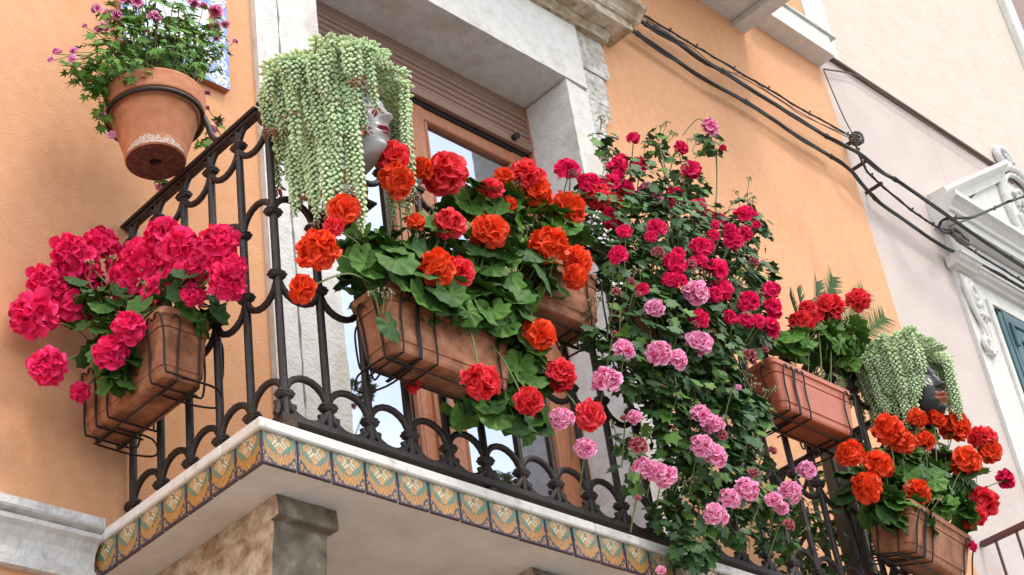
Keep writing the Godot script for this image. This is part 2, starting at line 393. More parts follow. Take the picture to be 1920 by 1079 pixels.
const H_IV := [1.82,1.751,0.934,0.025,3,2.374,2.07,0.943,0.036,4,2.118,1.834,0.944,0.026,3,2.162,1.744,0.938,0.039,3,2.455,2.002,0.928,0.014,3,1.498,1.392,0.933,0.035,3,1.674,1.541,0.942,0.036,3,1.808,1.603,0.939,0.035,3,1.624,1.448,0.932,0.032,3,1.715,1.464,0.925,0.032,3,1.866,1.501,0.926,0.045,4,2.011,1.552,0.937,0.033,3,2.168,1.564,0.932,0.03,3,2.227,1.533,0.916,0.038,3,2.283,1.535,0.936,0.03,3,2.475,1.636,0.942,0.044,3,2.242,1.385,1.119,0.017,3,2.046,1.28,1.122,0.024,3,2.139,1.302,1.122,0.029,3,2.073,1.245,1.111,0.036,3,1.568,1.244,0.939,0.043,3,1.407,1.02,1.106,0.024,3,1.619,1.127,1.098,0.034,3,1.55,1.056,1.106,0.021,3,1.842,1.129,1.104,0.039,3,1.551,0.974,1.123,0.03,6,1.332,0.885,1.116,0.032,3,1.65,0.978,1.111,0.04,3,1.741,1.003,1.114,0.027,6,1.831,1.061,1.099,0.027,3,1.608,0.887,1.111,0.03,3,1.902,1.045,1.116,0.039,3,1.946,1.223,1.107,0.022,3,1.919,0.969,1.102,0.039,3,1.745,0.89,1.107,0.045,4,2.179,1.193,1.105,0.024,6,2.228,1.072,1.116,0.032,3,1.304,0.731,1.099,0.021,6,1.399,0.808,1.098,0.018,6,1.448,0.796,1.104,0.022,3,2.21,0.995,1.116,0.032,3,2.059,0.965,1.118,0.035,3,2.008,0.863,1.115,0.029,3,2.074,0.871,1.123,0.027,3,2.176,0.898,1.106,0.032,3,2.195,0.879,1.096,0.024,3,1.726,0.769,1.11,0.032,3,1.916,0.846,1.108,0.027,3,1.493,0.734,1.1,0.031,4,1.397,0.747,1.115,0.016,6,1.275,0.49,1.105,0.034,4,1.465,0.545,1.102,0.043,4,1.55,0.545,1.105,0.036,4,1.674,0.643,1.123,0.044,4,1.999,0.711,1.095,0.038,6,2.101,0.769,1.106,0.017,6,1.245,0.547,1.103,0.01,6,1.164,0.341,1.101,0.044,4,1.87,0.534,1.108,0.011,4,1.049,0.081,1.062,0.032,4,1.291,0.255,1.083,0.022,4,1.252,0.246,1.07,0.013,6,1.289,0.15,1.076,0.037,6,1.317,0.093,1.06,0.032,4,1.401,0.079,1.069,0.04,4,1.351,0.079,1.073,0.033,4,1.652,0.373,1.08,0.036,4,1.729,0.368,1.062,0.036,4,1.761,0.333,1.069,0.025,6,1.621,0.244,1.081,0.039,4,1.682,0.225,1.08,0.039,4,2.053,0.357,1.062,0.019,6,2.227,0.324,1.071,0.034,4,2.08,0.195,1.078,0.04,4,1.837,0.149,1.067,0.039,4,1.715,0.078,1.075,0.033,4,1.617,-0.005,1.075,0.038,4,1.955,0.129,1.084,0.029,4,2.007,0.118,1.072,0.025,4,2.021,0.055,1.075,0.027,6,1.898,0.224,1.066,0.022,6,1.236,-0.046,1.077,0.013,6,0.954,0.157,1.065,0.035,4,1.29,-0.271,1.07,0.013,4,1.531,1.344,0.926,0.055,2,1.62,1.348,0.924,0.047,2,1.399,1.414,0.919,0.043,3,1.507,1.405,0.922,0.031,3,2.19,1.747,0.931,0.021,3,1.477,1.364,0.923,0.025,3,1.739,1.617,0.916,0.023,3,1.66,1.49,0.939,0.023,3,1.768,1.524,0.924,0.017,6,1.939,1.48,0.943,0.026,3,2.129,1.559,0.933,0.02,3,1.972,1.279,1.107,0.017,3,2.476,1.649,0.941,0.022,3,1.371,0.986,1.122,0.017,3,1.592,1.11,1.105,0.025,3,1.901,1.162,1.099,0.026,3,1.316,0.86,1.114,0.017,3,1.679,1.025,1.12,0.023,3,1.764,1.029,1.113,0.015,3,1.649,0.899,1.119,0.024,3,1.858,0.923,1.107,0.03,3,2.271,1.101,1.114,0.019,3,2.234,0.977,1.103,0.026,3,2.043,0.943,1.107,0.026,3,2.024,0.876,1.106,0.02,3,1.698,0.735,1.107,0.018,6,1.934,0.841,1.107,0.015,3,1.396,1.38,0.939,0.023,6,1.481,1.4,0.92,0.025,3]
const H_RP := [-0.251,1.683,0.406,0.018,5,-0.14,1.798,0.301,0.02,5,-0.177,1.694,0.411,0.016,5,-0.194,1.675,0.355,0.018,5,-0.204,1.669,0.342,0.014,5,-0.245,1.678,0.323,0.009,5,-0.333,1.53,0.3,0.014,5,-0.397,1.407,0.377,0.01,5,-0.329,1.464,0.4,0.014,5,-0.349,1.394,0.432,0.013,5,-0.108,1.79,0.414,0.025,5,-0.142,1.783,0.408,0.018,5,-0.042,1.744,0.431,0.022,5,0.081,2.001,0.295,0.013,5,0.134,1.93,0.408,0.019,5,0.191,1.963,0.389,0.015,5,0.309,2.069,0.299,0.025,5,0.317,2.018,0.281,0.019,5,0.316,1.975,0.347,0.015,5,0.35,1.907,0.354,0.01,5,0.238,1.832,0.393,0.011,5,0.247,1.636,0.316,0.011,5,0.254,1.58,0.304,0.009,5,-0.168,1.343,0.301,0.016,5,-0.124,1.281,0.301,0.012,5,0.301,1.534,0.304,0.013,5,0.26,1.47,0.321,0.013,5,0.104,1.216,0.223,0.012,5,0.084,1.841,0.384,0.011,5,0.008,1.808,0.307,0.009,5]
const B_T1 := [0,0.563,0.43,0.1,0.06,0.2,30,-0.06,0.651,0.219,0.1,0.07,0.1,22,-0.12,0.461,0.314,0.07,0.08,0.08,18,-0.12,0.372,0.343,0.05,0.06,0.06,12,-0.08,0.747,0.144,0.1,0.06,0.08,10,0.05,0.545,0.509,0.06,0.06,0.07,12]
const B_T2 := [0.359,0.558,0.95,0.09,0.11,0.1,24,0.541,0.669,0.95,0.14,0.12,0.11,34,0.775,0.74,0.95,0.14,0.14,0.11,36,0.943,0.73,0.97,0.13,0.13,0.1,30,0.56,0.488,1,0.2,0.05,0.07,24,0.811,0.541,1,0.1,0.08,0.07,18,0.892,0.446,0.97,0.08,0.1,0.06,24,0.929,0.351,0.95,0.08,0.13,0.06,26,0.847,0.226,0.94,0.08,0.06,0.05,14,0.976,0.246,0.94,0.04,0.06,0.05,6,0.722,0.229,0.86,0.04,0.03,0.04,2,0.333,0.331,1,0.02,0.02,0.02,1,0.358,0.662,0.94,0.06,0.06,0.06,8]
const B_T3 := [0.865,1.024,0.9,0.1,0.09,0.09,22,0.993,1.055,0.9,0.1,0.08,0.09,22,1.141,1.053,0.93,0.1,0.08,0.08,22,1.272,1.025,0.95,0.09,0.08,0.07,16,1.095,0.734,0.99,0.06,0.07,0.05,8,1.061,0.84,0.97,0.08,0.07,0.06,14]
const B_T4 := [2.821,1.166,0.9,0.12,0.09,0.1,36,3,1.201,0.9,0.1,0.1,0.1,30,2.648,1.082,0.9,0.07,0.07,0.08,12,3.153,1.373,0.88,0.08,0.08,0.08,12]
const B_T5 := [3.172,0.604,0.93,0.2,0.12,0.12,60,3.575,0.712,0.93,0.14,0.12,0.12,40,2.9,0.484,0.93,0.12,0.12,0.1,26,3.278,0.453,1.03,0.13,0.05,0.05,30,2.915,0.35,1.03,0.14,0.05,0.05,30,2.783,0.353,1,0.08,0.06,0.06,14,3.415,0.795,0.93,0.15,0.08,0.1,24]
const B_IV := [1.588,1.238,0.93,0.16,0.17,0.1,150,1.878,1.557,0.9,0.2,0.1,0.09,120,2.231,1.787,0.87,0.06,0.14,0.06,50,2.468,2.067,0.87,0.06,0.06,0.05,25,1.883,1.322,0.95,0.2,0.15,0.1,170,2.175,1.422,0.94,0.18,0.14,0.1,150,1.592,0.983,1,0.17,0.15,0.09,170,1.862,1.015,1,0.2,0.15,0.1,200,2.225,1.213,0.98,0.13,0.17,0.08,150,2.526,1.605,0.92,0.08,0.1,0.07,50,1.585,0.72,1.02,0.2,0.16,0.09,210,1.896,0.806,1.02,0.17,0.17,0.09,200,2.185,0.965,1,0.1,0.1,0.07,80,1.393,0.516,1,0.09,0.1,0.07,60,1.609,0.523,1,0.15,0.13,0.08,150,1.89,0.612,1,0.13,0.12,0.08,120,1.659,0.385,0.97,0.13,0.14,0.08,120,1.942,0.459,0.99,0.12,0.12,0.08,110,2.083,0.561,1,0.07,0.08,0.06,70,1.803,0.265,0.96,0.14,0.1,0.08,110,1.994,0.308,0.98,0.1,0.12,0.07,80,1.978,0.188,0.96,0.14,0.06,0.06,70,1.684,0.272,0.92,0.08,0.08,0.06,30,1.721,0.13,0.9,0.07,0.1,0.06,45,1.674,-0.047,0.92,0.1,0.06,0.06,60,1.893,0.079,0.93,0.12,0.06,0.06,50,2.165,0.215,0.96,0.08,0.07,0.06,40,1.602,1.411,0.9,0.1,0.05,0.06,30,1.703,1.71,0.87,0.05,0.06,0.05,16,2.049,1.844,0.87,0.04,0.08,0.04,20,2.55,1.711,0.9,0.04,0.09,0.04,18,2.463,1.321,0.95,0.06,0.09,0.05,40,1.599,0.079,0.9,0.06,0.06,0.05,24,1.419,0.214,0.93,0.05,0.12,0.05,26,1.313,0.658,0.96,0.04,0.08,0.04,14,2.217,0.15,0.9,0.1,0.05,0.05,26]
const B_GB := [3.18,0.558,0.5,0.22,0.2,0.12,150,3.555,0.852,0.45,0.2,0.18,0.12,120,2.867,0.388,0.5,0.15,0.15,0.1,60,3.781,0.746,0.4,0.2,0.2,0.12,100,2.862,0.532,0.6,0.08,0.12,0.08,40]
const B_RP := [-0.16,1.443,0.45,0.1,0.04,0.05,50,0.027,1.563,0.45,0.12,0.04,0.05,50,0.008,1.68,0.355,0.13,0.07,0.12,150,-0.118,1.636,0.355,0.11,0.08,0.1,110,0.129,1.769,0.355,0.11,0.08,0.1,110,0.009,1.817,0.355,0.16,0.07,0.1,90,-0.179,1.533,0.355,0.1,0.06,0.08,70,-0.233,1.454,0.33,0.07,0.04,0.05,30,0.23,1.787,0.37,0.06,0.08,0.06,44,-0.272,1.468,0.33,0.05,0.03,0.04,18,-0.118,1.758,0.355,0.08,0.05,0.06,30,0.2,1.909,0.355,0.07,0.05,0.06,30,0.033,1.918,0.355,0.15,0.06,0.08,50,-0.203,1.412,0.33,0.05,0.03,0.04,14,0.273,1.495,0.31,0.03,0.03,0.03,9,-0.165,1.319,0.31,0.03,0.03,0.03,9,0.226,1.414,0.31,0.025,0.02,0.02,7,0.117,1.24,0.22,0.02,0.015,0.02,4,-0.19,1.372,0.33,0.02,0.04,0.03,8]

# ---------------------------------------------------------------- the scene
func _ready():
	rng.seed = 20240
	# camera
	var cam := Camera3D.new()
	cam.name = "camera"
	cam.transform = Transform3D(Basis(Vector3(.719027, -.129458, .682818), Vector3(-.307834, .821535, .479915), Vector3(-.623087, -.555267, .550855)), Vector3(-2.421, -2.305, 3.937))
	cam.fov = 19.49
	cam.near = 0.05
	cam.far = 400.0
	add_child(cam)
	# sky
	var we := WorldEnvironment.new()
	we.name = "world_environment"
	var env := Environment.new()
	env.background_mode = Environment.BG_SKY
	var sky := Sky.new()
	sky.sky_material = make_sky()
	env.sky = sky
	env.tonemap_mode = Environment.TONE_MAPPER_LINEAR
	env.tonemap_exposure = 1.66
	env.background_energy_multiplier = 1.0
	env.sdfgi_enabled = true
	env.ssao_enabled = true
	env.ssil_enabled = true
	we.environment = env
	add_child(we)
	# sun
	var sun := DirectionalLight3D.new()
	sun.name = "sun"
	sun.light_energy = 0.42
	sun.light_color = Color(1.0, .95, .87)
	sun.light_angular_distance = 15.0
	sun.shadow_enabled = true
	sun.look_at_from_position(Vector3(.16, .95, .62), Vector3.ZERO)
	add_child(sun)

	materials()
	build_ground()
	build_orange_house()
	build_balcony()
	build_railing()
	build_upper_balconies()
	build_right_house()
	build_cables()
	build_plaque()
	build_planters()
	build_plants()
	build_heads()

func make_sky() -> PanoramaSkyMaterial:
	var w := 512
	var h := 256
	var im := Image.create(w, h, false, Image.FORMAT_RGBAF)
	var f := noise(1.6, 5, 5)
	for y in h:
		var el := (0.5 - (y + 0.5) / h) * PI
		for x in w:
			var az := TAU * x / w
			var d := Vector3(cos(el) * cos(az), sin(el), cos(el) * sin(az))
			var c: Color
			if d.y > 0.0:
				var blue := Color(1.3, 1.33, 1.36).lerp(Color(.72, .86, 1.1), pow(d.y, 0.55))
				var q := d / (d.y + 0.35)
				var k := smoothstep(-0.2, 0.4, f.get_noise_3d(q.x, q.y * .4, q.z))
				c = blue.lerp(Color(1.6, 1.6, 1.6), k * 0.85)
			else:
				c = Color(.5, .47, .42)
			im.set_pixel(x, y, c)
	var m := PanoramaSkyMaterial.new()
	m.panorama = ImageTexture.create_from_image(im)
	return m

func build_ground():
	var mb := MB.new()
	mb.quad(Vector3(-60, -3.9, -40), Vector3(80, -3.9, -40), Vector3(80, -3.9, 60), Vector3(-60, -3.9, 60), Vector3.UP)
	var g := one("street", mb, M.paving, self)
	g.set_meta("kind", "structure")

func ragged(pts: Array, sd: int, amp: float, step := 0.035, edges: Array = []) -> PackedVector2Array:
	# outline with broken edges (only the listed edges, or all)
	var f := noise(9.0, sd, 3)
	var o := PackedVector2Array()
	for i in pts.size():
		var a: Vector2 = pts[i]
		var b: Vector2 = pts[(i + 1) % pts.size()]
		o.append(a)
		if edges and not edges.has(i): continue
		var n := int(a.distance_to(b) / step)
		var t := (b - a).orthogonal().normalized()
		for k in range(1, n):
			var p := a.lerp(b, float(k) / n)
			o.append(p + t * amp * f.get_noise_2d(p.x, p.y))
	return o

func build_orange_house():
	var h := thing("orange_house", "orange stuccoed house front with stone door surround behind the flowered balcony", "house")
	var mb := MB.new()
	box(mb, Vector3(-1.58, 3.0, -.2), Vector3(4.96, 13.8, .4))
	box(mb, Vector3(4.03, 3.0, -.2), Vector3(2.66, 13.8, .4))
	box(mb, Vector3(1.8, 6.75, -.2), Vector3(1.8, 6.3, .4))
	box(mb, Vector3(1.8, -2.05, -.2), Vector3(1.8, 3.7, .4))
	box(mb, Vector3(1.8, 1.7, -.9), Vector3(2.4, 4.2, .1))
	one("wall", mb, M.orange, h)
	# stone surround
	var X := Vector3.RIGHT
	var Y := Vector3.UP
	var Z := Vector3.BACK
	mb = MB.new()
	prism(mb, ragged([Vector2(.711, -.3), Vector2(.822, -.3), Vector2(.822, 3.6), Vector2(.711, 3.6)], 3, .006, .05, [1]), Vector3.ZERO, X, Y, Z, -.3, .030)
	one("jamb_stone", mb, M.stone, h)
	mb = MB.new()
	prism(mb, ragged([Vector2(.828, -.3), Vector2(1.036, -.3), Vector2(1.036, 3.6), Vector2(.828, 3.6)], 4, .008, .05, [1, 3]), Vector3.ZERO, X, Y, Z, -.42, .034)
	one("jamb_stone", mb, M.stone, h)
	mb = MB.new()
	prism(mb, ragged([Vector2(2.634, -.3), Vector2(2.786, -.3), Vector2(2.786, 3.112), Vector2(2.634, 3.132)], 5, .008, .04, [2, 3]), Vector3.ZERO, X, Y, Z, -.42, .036)
	one("jamb_stone", mb, M.stone, h)
	mb = MB.new()
	prism(mb, ragged([Vector2(2.79, -.3), Vector2(2.895, -.3), Vector2(2.905, 1.4), Vector2(2.89, 2.945), Vector2(2.955, 3.04), Vector2(2.96, 3.10), Vector2(2.793, 3.10)], 6, .016, .03, [1, 2, 3, 4]), Vector3.ZERO, X, Y, Z, -.3, .024)
	one("jamb_stone", mb, M.rough_stone, h, "rough broken edge stone of the right jamb")
	mb = MB.new()
	prism(mb, ragged([Vector2(2.793, 3.108), Vector2(2.962, 3.108), Vector2(2.975, 3.25), Vector2(2.95, 3.3), Vector2(2.795, 3.3)], 7, .016, .025, [1, 2]), Vector3.ZERO, X, Y, Z, -.3, .022)
	one("jamb_stone", mb, M.rough_stone, h)
	mb = MB.new()
	prism(mb, ragged([Vector2(2.797, 3.309), Vector2(2.99, 3.309), Vector2(3.015, 3.34), Vector2(3.0, 3.45), Vector2(3.005, 3.6), Vector2(2.797, 3.6)], 8, .012, .025, [1, 2, 3]), Vector3.ZERO, X, Y, Z, -.3, .026)
	one("jamb_stone", mb, M.rough_stone, h)
	mb = MB.new()
	prism(mb, ragged([Vector2(1.041, 3.141), Vector2(2.789, 3.141), Vector2(2.789, 3.6), Vector2(1.041, 3.6)], 9, .004, .06, [0]), Vector3.ZERO, X, Y, Z, -.42, .040)
	one("lintel", mb, M.stone, h)
	# chipped patches of render on the stone
	var f := noise(3.0, 77, 3)
	# cornice over the door (profile in z, y), three courses
	var cs := [
		[PackedVector2Array([Vector2(0, 3.565), Vector2(.06, 3.565), Vector2(.066, 3.585), Vector2(.085, 3.60), Vector2(.085, 3.615), Vector2(0, 3.615)]), .62, 3.02],
		[PackedVector2Array([Vector2(0, 3.617), Vector2(.168, 3.612), Vector2(.168, 3.665), Vector2(.185, 3.667), Vector2(.185, 3.678), Vector2(0, 3.678)]), .58, 3.11],
		[PackedVector2Array([Vector2(0, 3.68), Vector2(.188, 3.68), Vector2(.198, 3.70), Vector2(.225, 3.722), Vector2(.246, 3.728), Vector2(.25, 3.735), Vector2(.25, 3.765), Vector2(0, 3.79)]), .54, 3.165],
	]
	for q in cs:
		mb = MB.new()
		prism(mb, q[0], Vector3.ZERO, Z, Y, X, q[1], 2.05)
		prism(mb, q[0], Vector3.ZERO, Z, Y, X, 2.053, q[2])
		one("cornice_course", mb, M.cornice, h)
	# string course at the balcony's level, left
	mb = MB.new()
	prism(mb, PackedVector2Array([Vector2(0, -.158), Vector2(.03, -.158), Vector2(.034, -.128), Vector2(.022, -.122), Vector2(.02, -.10), Vector2(.026, -.07), Vector2(.045, -.045), Vector2(.062, -.034), Vector2(.064, -.02), Vector2(.05, -.012), Vector2(.075, -.006), Vector2(.08, .0), Vector2(.08, .026), Vector2(0, .035)]), Vector3.ZERO, Z, Y, X, -4.0, -.002)
	one("string_course", mb, M.molding, h)
	# rolling shutter: slats
	var sm: StandardMaterial3D = M.shutter.duplicate()
	sm.uv1_scale = Vector3(.5, 6, 3)
	var slat := MB.new()
	prism(slat, PackedVector2Array([Vector2(-.014, .002), Vector2(-.004, .001), Vector2(.0, .006), Vector2(.003, .013), Vector2(.0025, .024), Vector2(-.001, .030), Vector2(-.005, .0345), Vector2(-.014, .0345)]), Vector3.ZERO, Z, Y, X, 1.045, 2.622)
	var slat_mesh := mesh_of([[slat, sm]])
	for k in 9:
		var p := part("shutter_slat", slat_mesh, h)
		p.position = Vector3(0, 2.893 + .0375 * k, -.25 - .004 * maxf(0, k - 4))
	mb = MB.new()
	prism(mb, PackedVector2Array([Vector2(-.02, .0), Vector2(.004, .0), Vector2(.007, .006), Vector2(.007, .046), Vector2(.003, .05), Vector2(-.02, .05)]), Vector3(0, 2.842, -.25), Z, Y, X, 1.045, 2.622)
	one("shutter_bottom_slat", mb, sm, h)
	mb = MB.new()
	box(mb, Vector3(1.83, 3.02, -.285), Vector3(1.6, .4, .02))
	one("shutter_backing", mb, M.dark_gap, h)
	mb = MB.new()
	tube(mb, PackedVector3Array([Vector3(2.49, 2.872, -.247), Vector3(2.49, 2.872, -.222), Vector3(2.49, 2.866, -.214)]), .017, 12)
	one("shutter_stop", mb, M.rubber, h)
	# guide rails of the shutter
	for x in [1.041, 2.628]:
		mb = MB.new()
		box(mb, Vector3(x, 1.5, -.262), Vector3(.012, 3.3, .03), .002)
		one("shutter_guide", mb, M.wood, h)
	# double door: two leaves
	for lf in [[1.045, 1.765], [1.80, 2.622]]:
		var fr := MB.new()
		var x0: float = lf[0]
		var x1: float = lf[1]
		var wl := .085 if x0 < 1.5 else .125
		var wr := .075 if x0 < 1.5 else .12
		box(fr, Vector3(x0 + wl / 2, 1.45, -.31), Vector3(wl, 2.9, .055), .006)
		box(fr, Vector3(x1 - wr / 2, 1.45, -.31), Vector3(wr, 2.9, .055), .006)
		box(fr, Vector3((x0 + x1) / 2, .16, -.311), Vector3(x1 - x0 - .1, .3, .05), .006)
		box(fr, Vector3((x0 + x1) / 2, 2.82, -.311), Vector3(x1 - x0 - .1, .14, .05), .006)
		# glazing beads
		for xx in [x0 + wl + .008, x1 - wr - .008]:
			box(fr, Vector3(xx, 1.52, -.296), Vector3(.016, 2.44, .03), .004)
		one("door_frame", fr, M.wood, h)
		var gl := MB.new()
		box(gl, Vector3((x0 + wl + x1 - wr) / 2, 1.53, -.318), Vector3(x1 - wr - x0 - wl + .01, 2.5, .008))
		one("door_pane", gl, M.glass, h)
	mb = MB.new()
	box(mb, Vector3(1.785, 1.45, -.284), Vector3(.06, 2.9, .05), .01)
	one("door_astragal", mb, M.wood, h)
	mb = MB.new()
	box(mb, Vector3(1.785, 1.15, -.235), Vector3(.03, .16, .012), .004)
	tube(mb, curve([Vector3(1.785, 1.17, -.235), Vector3(1.785, 1.17, -.19), Vector3(1.83, 1.165, -.185), Vector3(1.9, 1.165, -.187)], 5), .009, 8)
	one("door_handle", mb, M.grey_cable, h)

# ---------------------------------------------------------------- balcony
func tile_image(v: int) -> ImageTexture:
	var S := 160
	var im := Image.create(S, S, false, Image.FORMAT_RGB8)
	var navy := Color(.012, .014, .06)
	var org := Color(.56, .255, .055)
	var org2 := Color(.36, .14, .025)
	var teal := Color(.07, .24, .17)
	var cream := Color(.62, .58, .4)
	var tan := Color(.55, .3, .12)
	var f := noise(.03, 90 + v, 3)
	var pal := [navy, org, org2, teal, teal * 1.45, cream, tan, Color(.3, .17, .06)]
	var ids := PackedByteArray()
	ids.resize(S * S)
	for y in S:
		for x in S:
			var wob := f.get_noise_2d(x, y) * .04
			var sx := (x + .5) / S * 2.0 - 1.0 + wob * .6
			var px := absf(sx)
			var py := 1.0 - (y + .5) / S
			var c := 0
			# garland: two leafy arms meeting low in the middle
			var yc := .19 + .44 * pow(px, 2.2) + wob
			var up := py - yc
			var scal := .035 * absf(sin(px * 10.0 + v))
			if px < .9:
				if up > 0.0: c = 3 if fposmod(px * 6.0 + py * 2.5, 1.0) > .2 else 4
				if absf(up) < .10 + scal and px < .86: c = 1 if fposmod(px * 5.5 - up * 5.0 + v * .2, 1.0) > .18 else 2
			# orange fields at the sides, curls in the lower corners
			var k3 := Vector2(px - .88, (py - .93) * 1.1)
			if k3.length() < .17: c = 1 if k3.length() > .08 else 2
			for q in [Vector3(.80, .15, .085), Vector3(.58, .075, .045), Vector3(.88, .36, .05)]:
				var k := Vector2(px - q.x, (py - q.y) * 1.1)
				var kr := k.length() - .02 * atan2(k.y, k.x) / PI
				if absf(kr - q.z * .72) < q.z * .34: c = 1
			# star with a cross of four cream petals
			var d := Vector2(sx, (py - .68) * 2.0)
			if d.length() < .56 + .14 * cos(atan2(d.y, d.x) * 4.0): c = 6
			var rot := Vector2(d.x + d.y, d.y - d.x) * .7071
			var m1 := Vector2(absf(rot.x), absf(rot.y))
			if m1.y < .10 + .06 * sin(m1.x * 5.5) and m1.x < .52 and m1.x > .1 or m1.x < .10 + .06 * sin(m1.y * 5.5) and m1.y < .52 and m1.y > .1:
				c = 5
				if m1.y < .02 or m1.x < .02: c = 7
			if d.length() < .1: c = 7
			if Vector2(px - .66, py - .1).length() < .022 or Vector2(px - .93, py - .27).length() < .02: c = 5
			if px > .95 or py < .05: c = 0
			ids[y * S + x] = c
	for y in S:
		for x in S:
			var c: Color = pal[ids[y * S + x]]
			var edge := false
			for o in [1, S]:
				var j: int = y * S + x + o
				if j < S * S and ids[j] != ids[y * S + x] and ids[j] != 0 and ids[y * S + x] != 0: edge = true
			if edge: c = Color(.1, .06, .025)
			c = c.lerp(c * .7, clampf(.5 + f.get_noise_2d(x * 2.0, y * 2.0), 0, 1) * .7)
			c = c.lerp(Color(.36, .25, .12), .12)
			im.set_pixel(x, y, Color(c.r, c.g, c.b).linear_to_srgb())
	return ImageTexture.create_from_image(im)

const SLAB_X := 3.78
const SLAB_Z := .83

func build_balcony():
	var b := thing("balcony", "white plastered balcony slab edged with marble and painted tiles on stone corbels", "balcony")
	var mb := MB.new()
	box(mb, Vector3(SLAB_X / 2, -.082, SLAB_Z / 2 - .03), Vector3(SLAB_X - .052, .096, SLAB_Z + .008), .004)
	one("slab", mb, M.plaster, b)
	# marble edging: front and two sides, with open joints
	for q in [[.0, 1.31, SLAB_Z - .18, SLAB_Z], [1.313, 2.6, SLAB_Z - .18, SLAB_Z], [2.603, SLAB_X, SLAB_Z - .18, SLAB_Z], [0.0, .18, .25, .648], [0.0, .18, .003, .2475], [SLAB_X - .18, SLAB_X, .003, .648]]:
		mb = MB.new()
		box(mb, Vector3((q[0] + q[1]) / 2, -.017, (q[2] + q[3]) / 2), Vector3(q[1] - q[0], .034, q[3] - q[2]), .004)
		one("marble_edge", mb, M.marble, b)
	mb = MB.new()
	box(mb, Vector3(SLAB_X / 2, -.02, .32), Vector3(SLAB_X - .362, .026, .63), .0)
	one("floor", mb, M.terracotta, b)
	# tiles
	var mats := []
	for k in 5:
		var m := StandardMaterial3D.new()
		m.albedo_texture = tile_image(k)
		m.roughness = .22
		m.roughness = .3
		mats.append(m)
	var tw := .1195
	var meshes := []
	for k in 5:
		var t := MB.new()
		var h := .098
		var wd := tw - .0055
		box(t, Vector3.ZERO, Vector3(wd, h, .012), .0015)
		for i in t.v.size():
			t.u.append(Vector2(.5 + t.v[i].x / wd * .97, .98 - (t.v[i].y + h / 2) / tw * .97))
		meshes.append(mesh_of([[t, mats[k]]]))
	var nf := int((SLAB_X - .02) / tw)
	for i in nf:
		var p := part("tile", meshes[rng.randi() % 5], b)
		p.position = Vector3(.012 + tw * (i + .5), -.083 + rng.randf_range(-.001, .001), SLAB_Z - .018 + rng.randf_range(-.0012, .0012))
		p.rotation = Vector3(rng.randf_range(-.008, .008), rng.randf_range(-.008, .008), rng.randf_range(-.012, .012))
	for s in [0, 1]:
		for i in 7:
			var p := part("tile", meshes[rng.randi() % 5], b)
			p.position = Vector3(.018 if s == 0 else SLAB_X - .018, -.083 + rng.randf_range(-.001, .001), SLAB_Z - .014 - .1165 * (i + .5))
			p.rotation = Vector3(rng.randf_range(-.008, .008), -PI / 2 if s == 0 else PI / 2, rng.randf_range(-.012, .012))
			p.scale = Vector3(.975, 1, 1)
	# grout behind the tiles
	mb = MB.new()
	box(mb, Vector3(SLAB_X / 2, -.0825, SLAB_Z / 2 - .002), Vector3(SLAB_X - .036, .094, SLAB_Z - .034), .0)
	one("grout_bed", mb, M.white_wall, b)
	# corbels of weathered stone
	for cx in [.262, 1.25, 2.53, 3.5]:
		corbel(b, cx)

func corbel(b: Node3D, cx: float):
	var w := .105
	var f := noise(5.0, int(cx * 100), 4)
	var mb := MB.new()
	var mf := MB.new()
	# slab-like head, then the body that curves back to the wall
	var prof := [[-.1312, .686], [-.165, .688], [-.191, .688], [-.194, .655], [-.215, .65], [-.3, .64], [-.36, .63], [-.42, .6], [-.47, .54], [-.52, .42], [-.56, .28], [-.62, .12], [-.75, .05], [-.9, .02]]
	var pr := []
	for i in prof.size() - 1:
		for k in 4:
			pr.append([lerpf(prof[i][0], prof[i + 1][0], k / 4.0), lerpf(prof[i][1], prof[i + 1][1], k / 4.0)])
	pr.append(prof[-1])
	for side in [-1.0, 1.0]:
		var rows := []
		for q in pr:
			var r := PackedVector3Array()
			var ww := (w if q[0] > -.197 else w - .012)
			for k in 15:
				var z: float = lerpf(-.05, q[1], k / 14.0)
				r.append(Vector3(cx + side * (ww + f.get_noise_3d(z * 3, q[0] * 3, side) * .007), q[0], z))
			rows.append(r)
		sheet(mb, rows, false, side, [], Color.WHITE)
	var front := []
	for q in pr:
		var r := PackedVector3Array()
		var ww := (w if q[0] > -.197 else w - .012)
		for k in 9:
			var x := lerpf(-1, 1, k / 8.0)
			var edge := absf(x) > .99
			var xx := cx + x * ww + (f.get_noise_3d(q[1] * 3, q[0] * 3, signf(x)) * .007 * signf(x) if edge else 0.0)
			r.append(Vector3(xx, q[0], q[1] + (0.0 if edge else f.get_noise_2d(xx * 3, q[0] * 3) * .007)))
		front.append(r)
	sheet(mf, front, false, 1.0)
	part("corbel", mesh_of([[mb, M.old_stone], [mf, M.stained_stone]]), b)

# ---------------------------------------------------------------- railing
func ring_path(a: float, y0: float, y1: float, seg := 10) -> Array:
	# stadium in the (s, y) plane: half circles of radius a about y1 (top) and y0 (bottom)
	var o := []
	for k in seg + 1:
		var t := PI * k / seg
		o.append(Vector2(cos(t) * a, y1 + sin(t) * a))
	for k in seg + 1:
		var t := PI + PI * k / seg
		if k == 0 and y0 == y1: continue
		if k == seg and y0 == y1: continue
		o.append(Vector2(cos(t) * a, y0 + sin(t) * a))
	return o

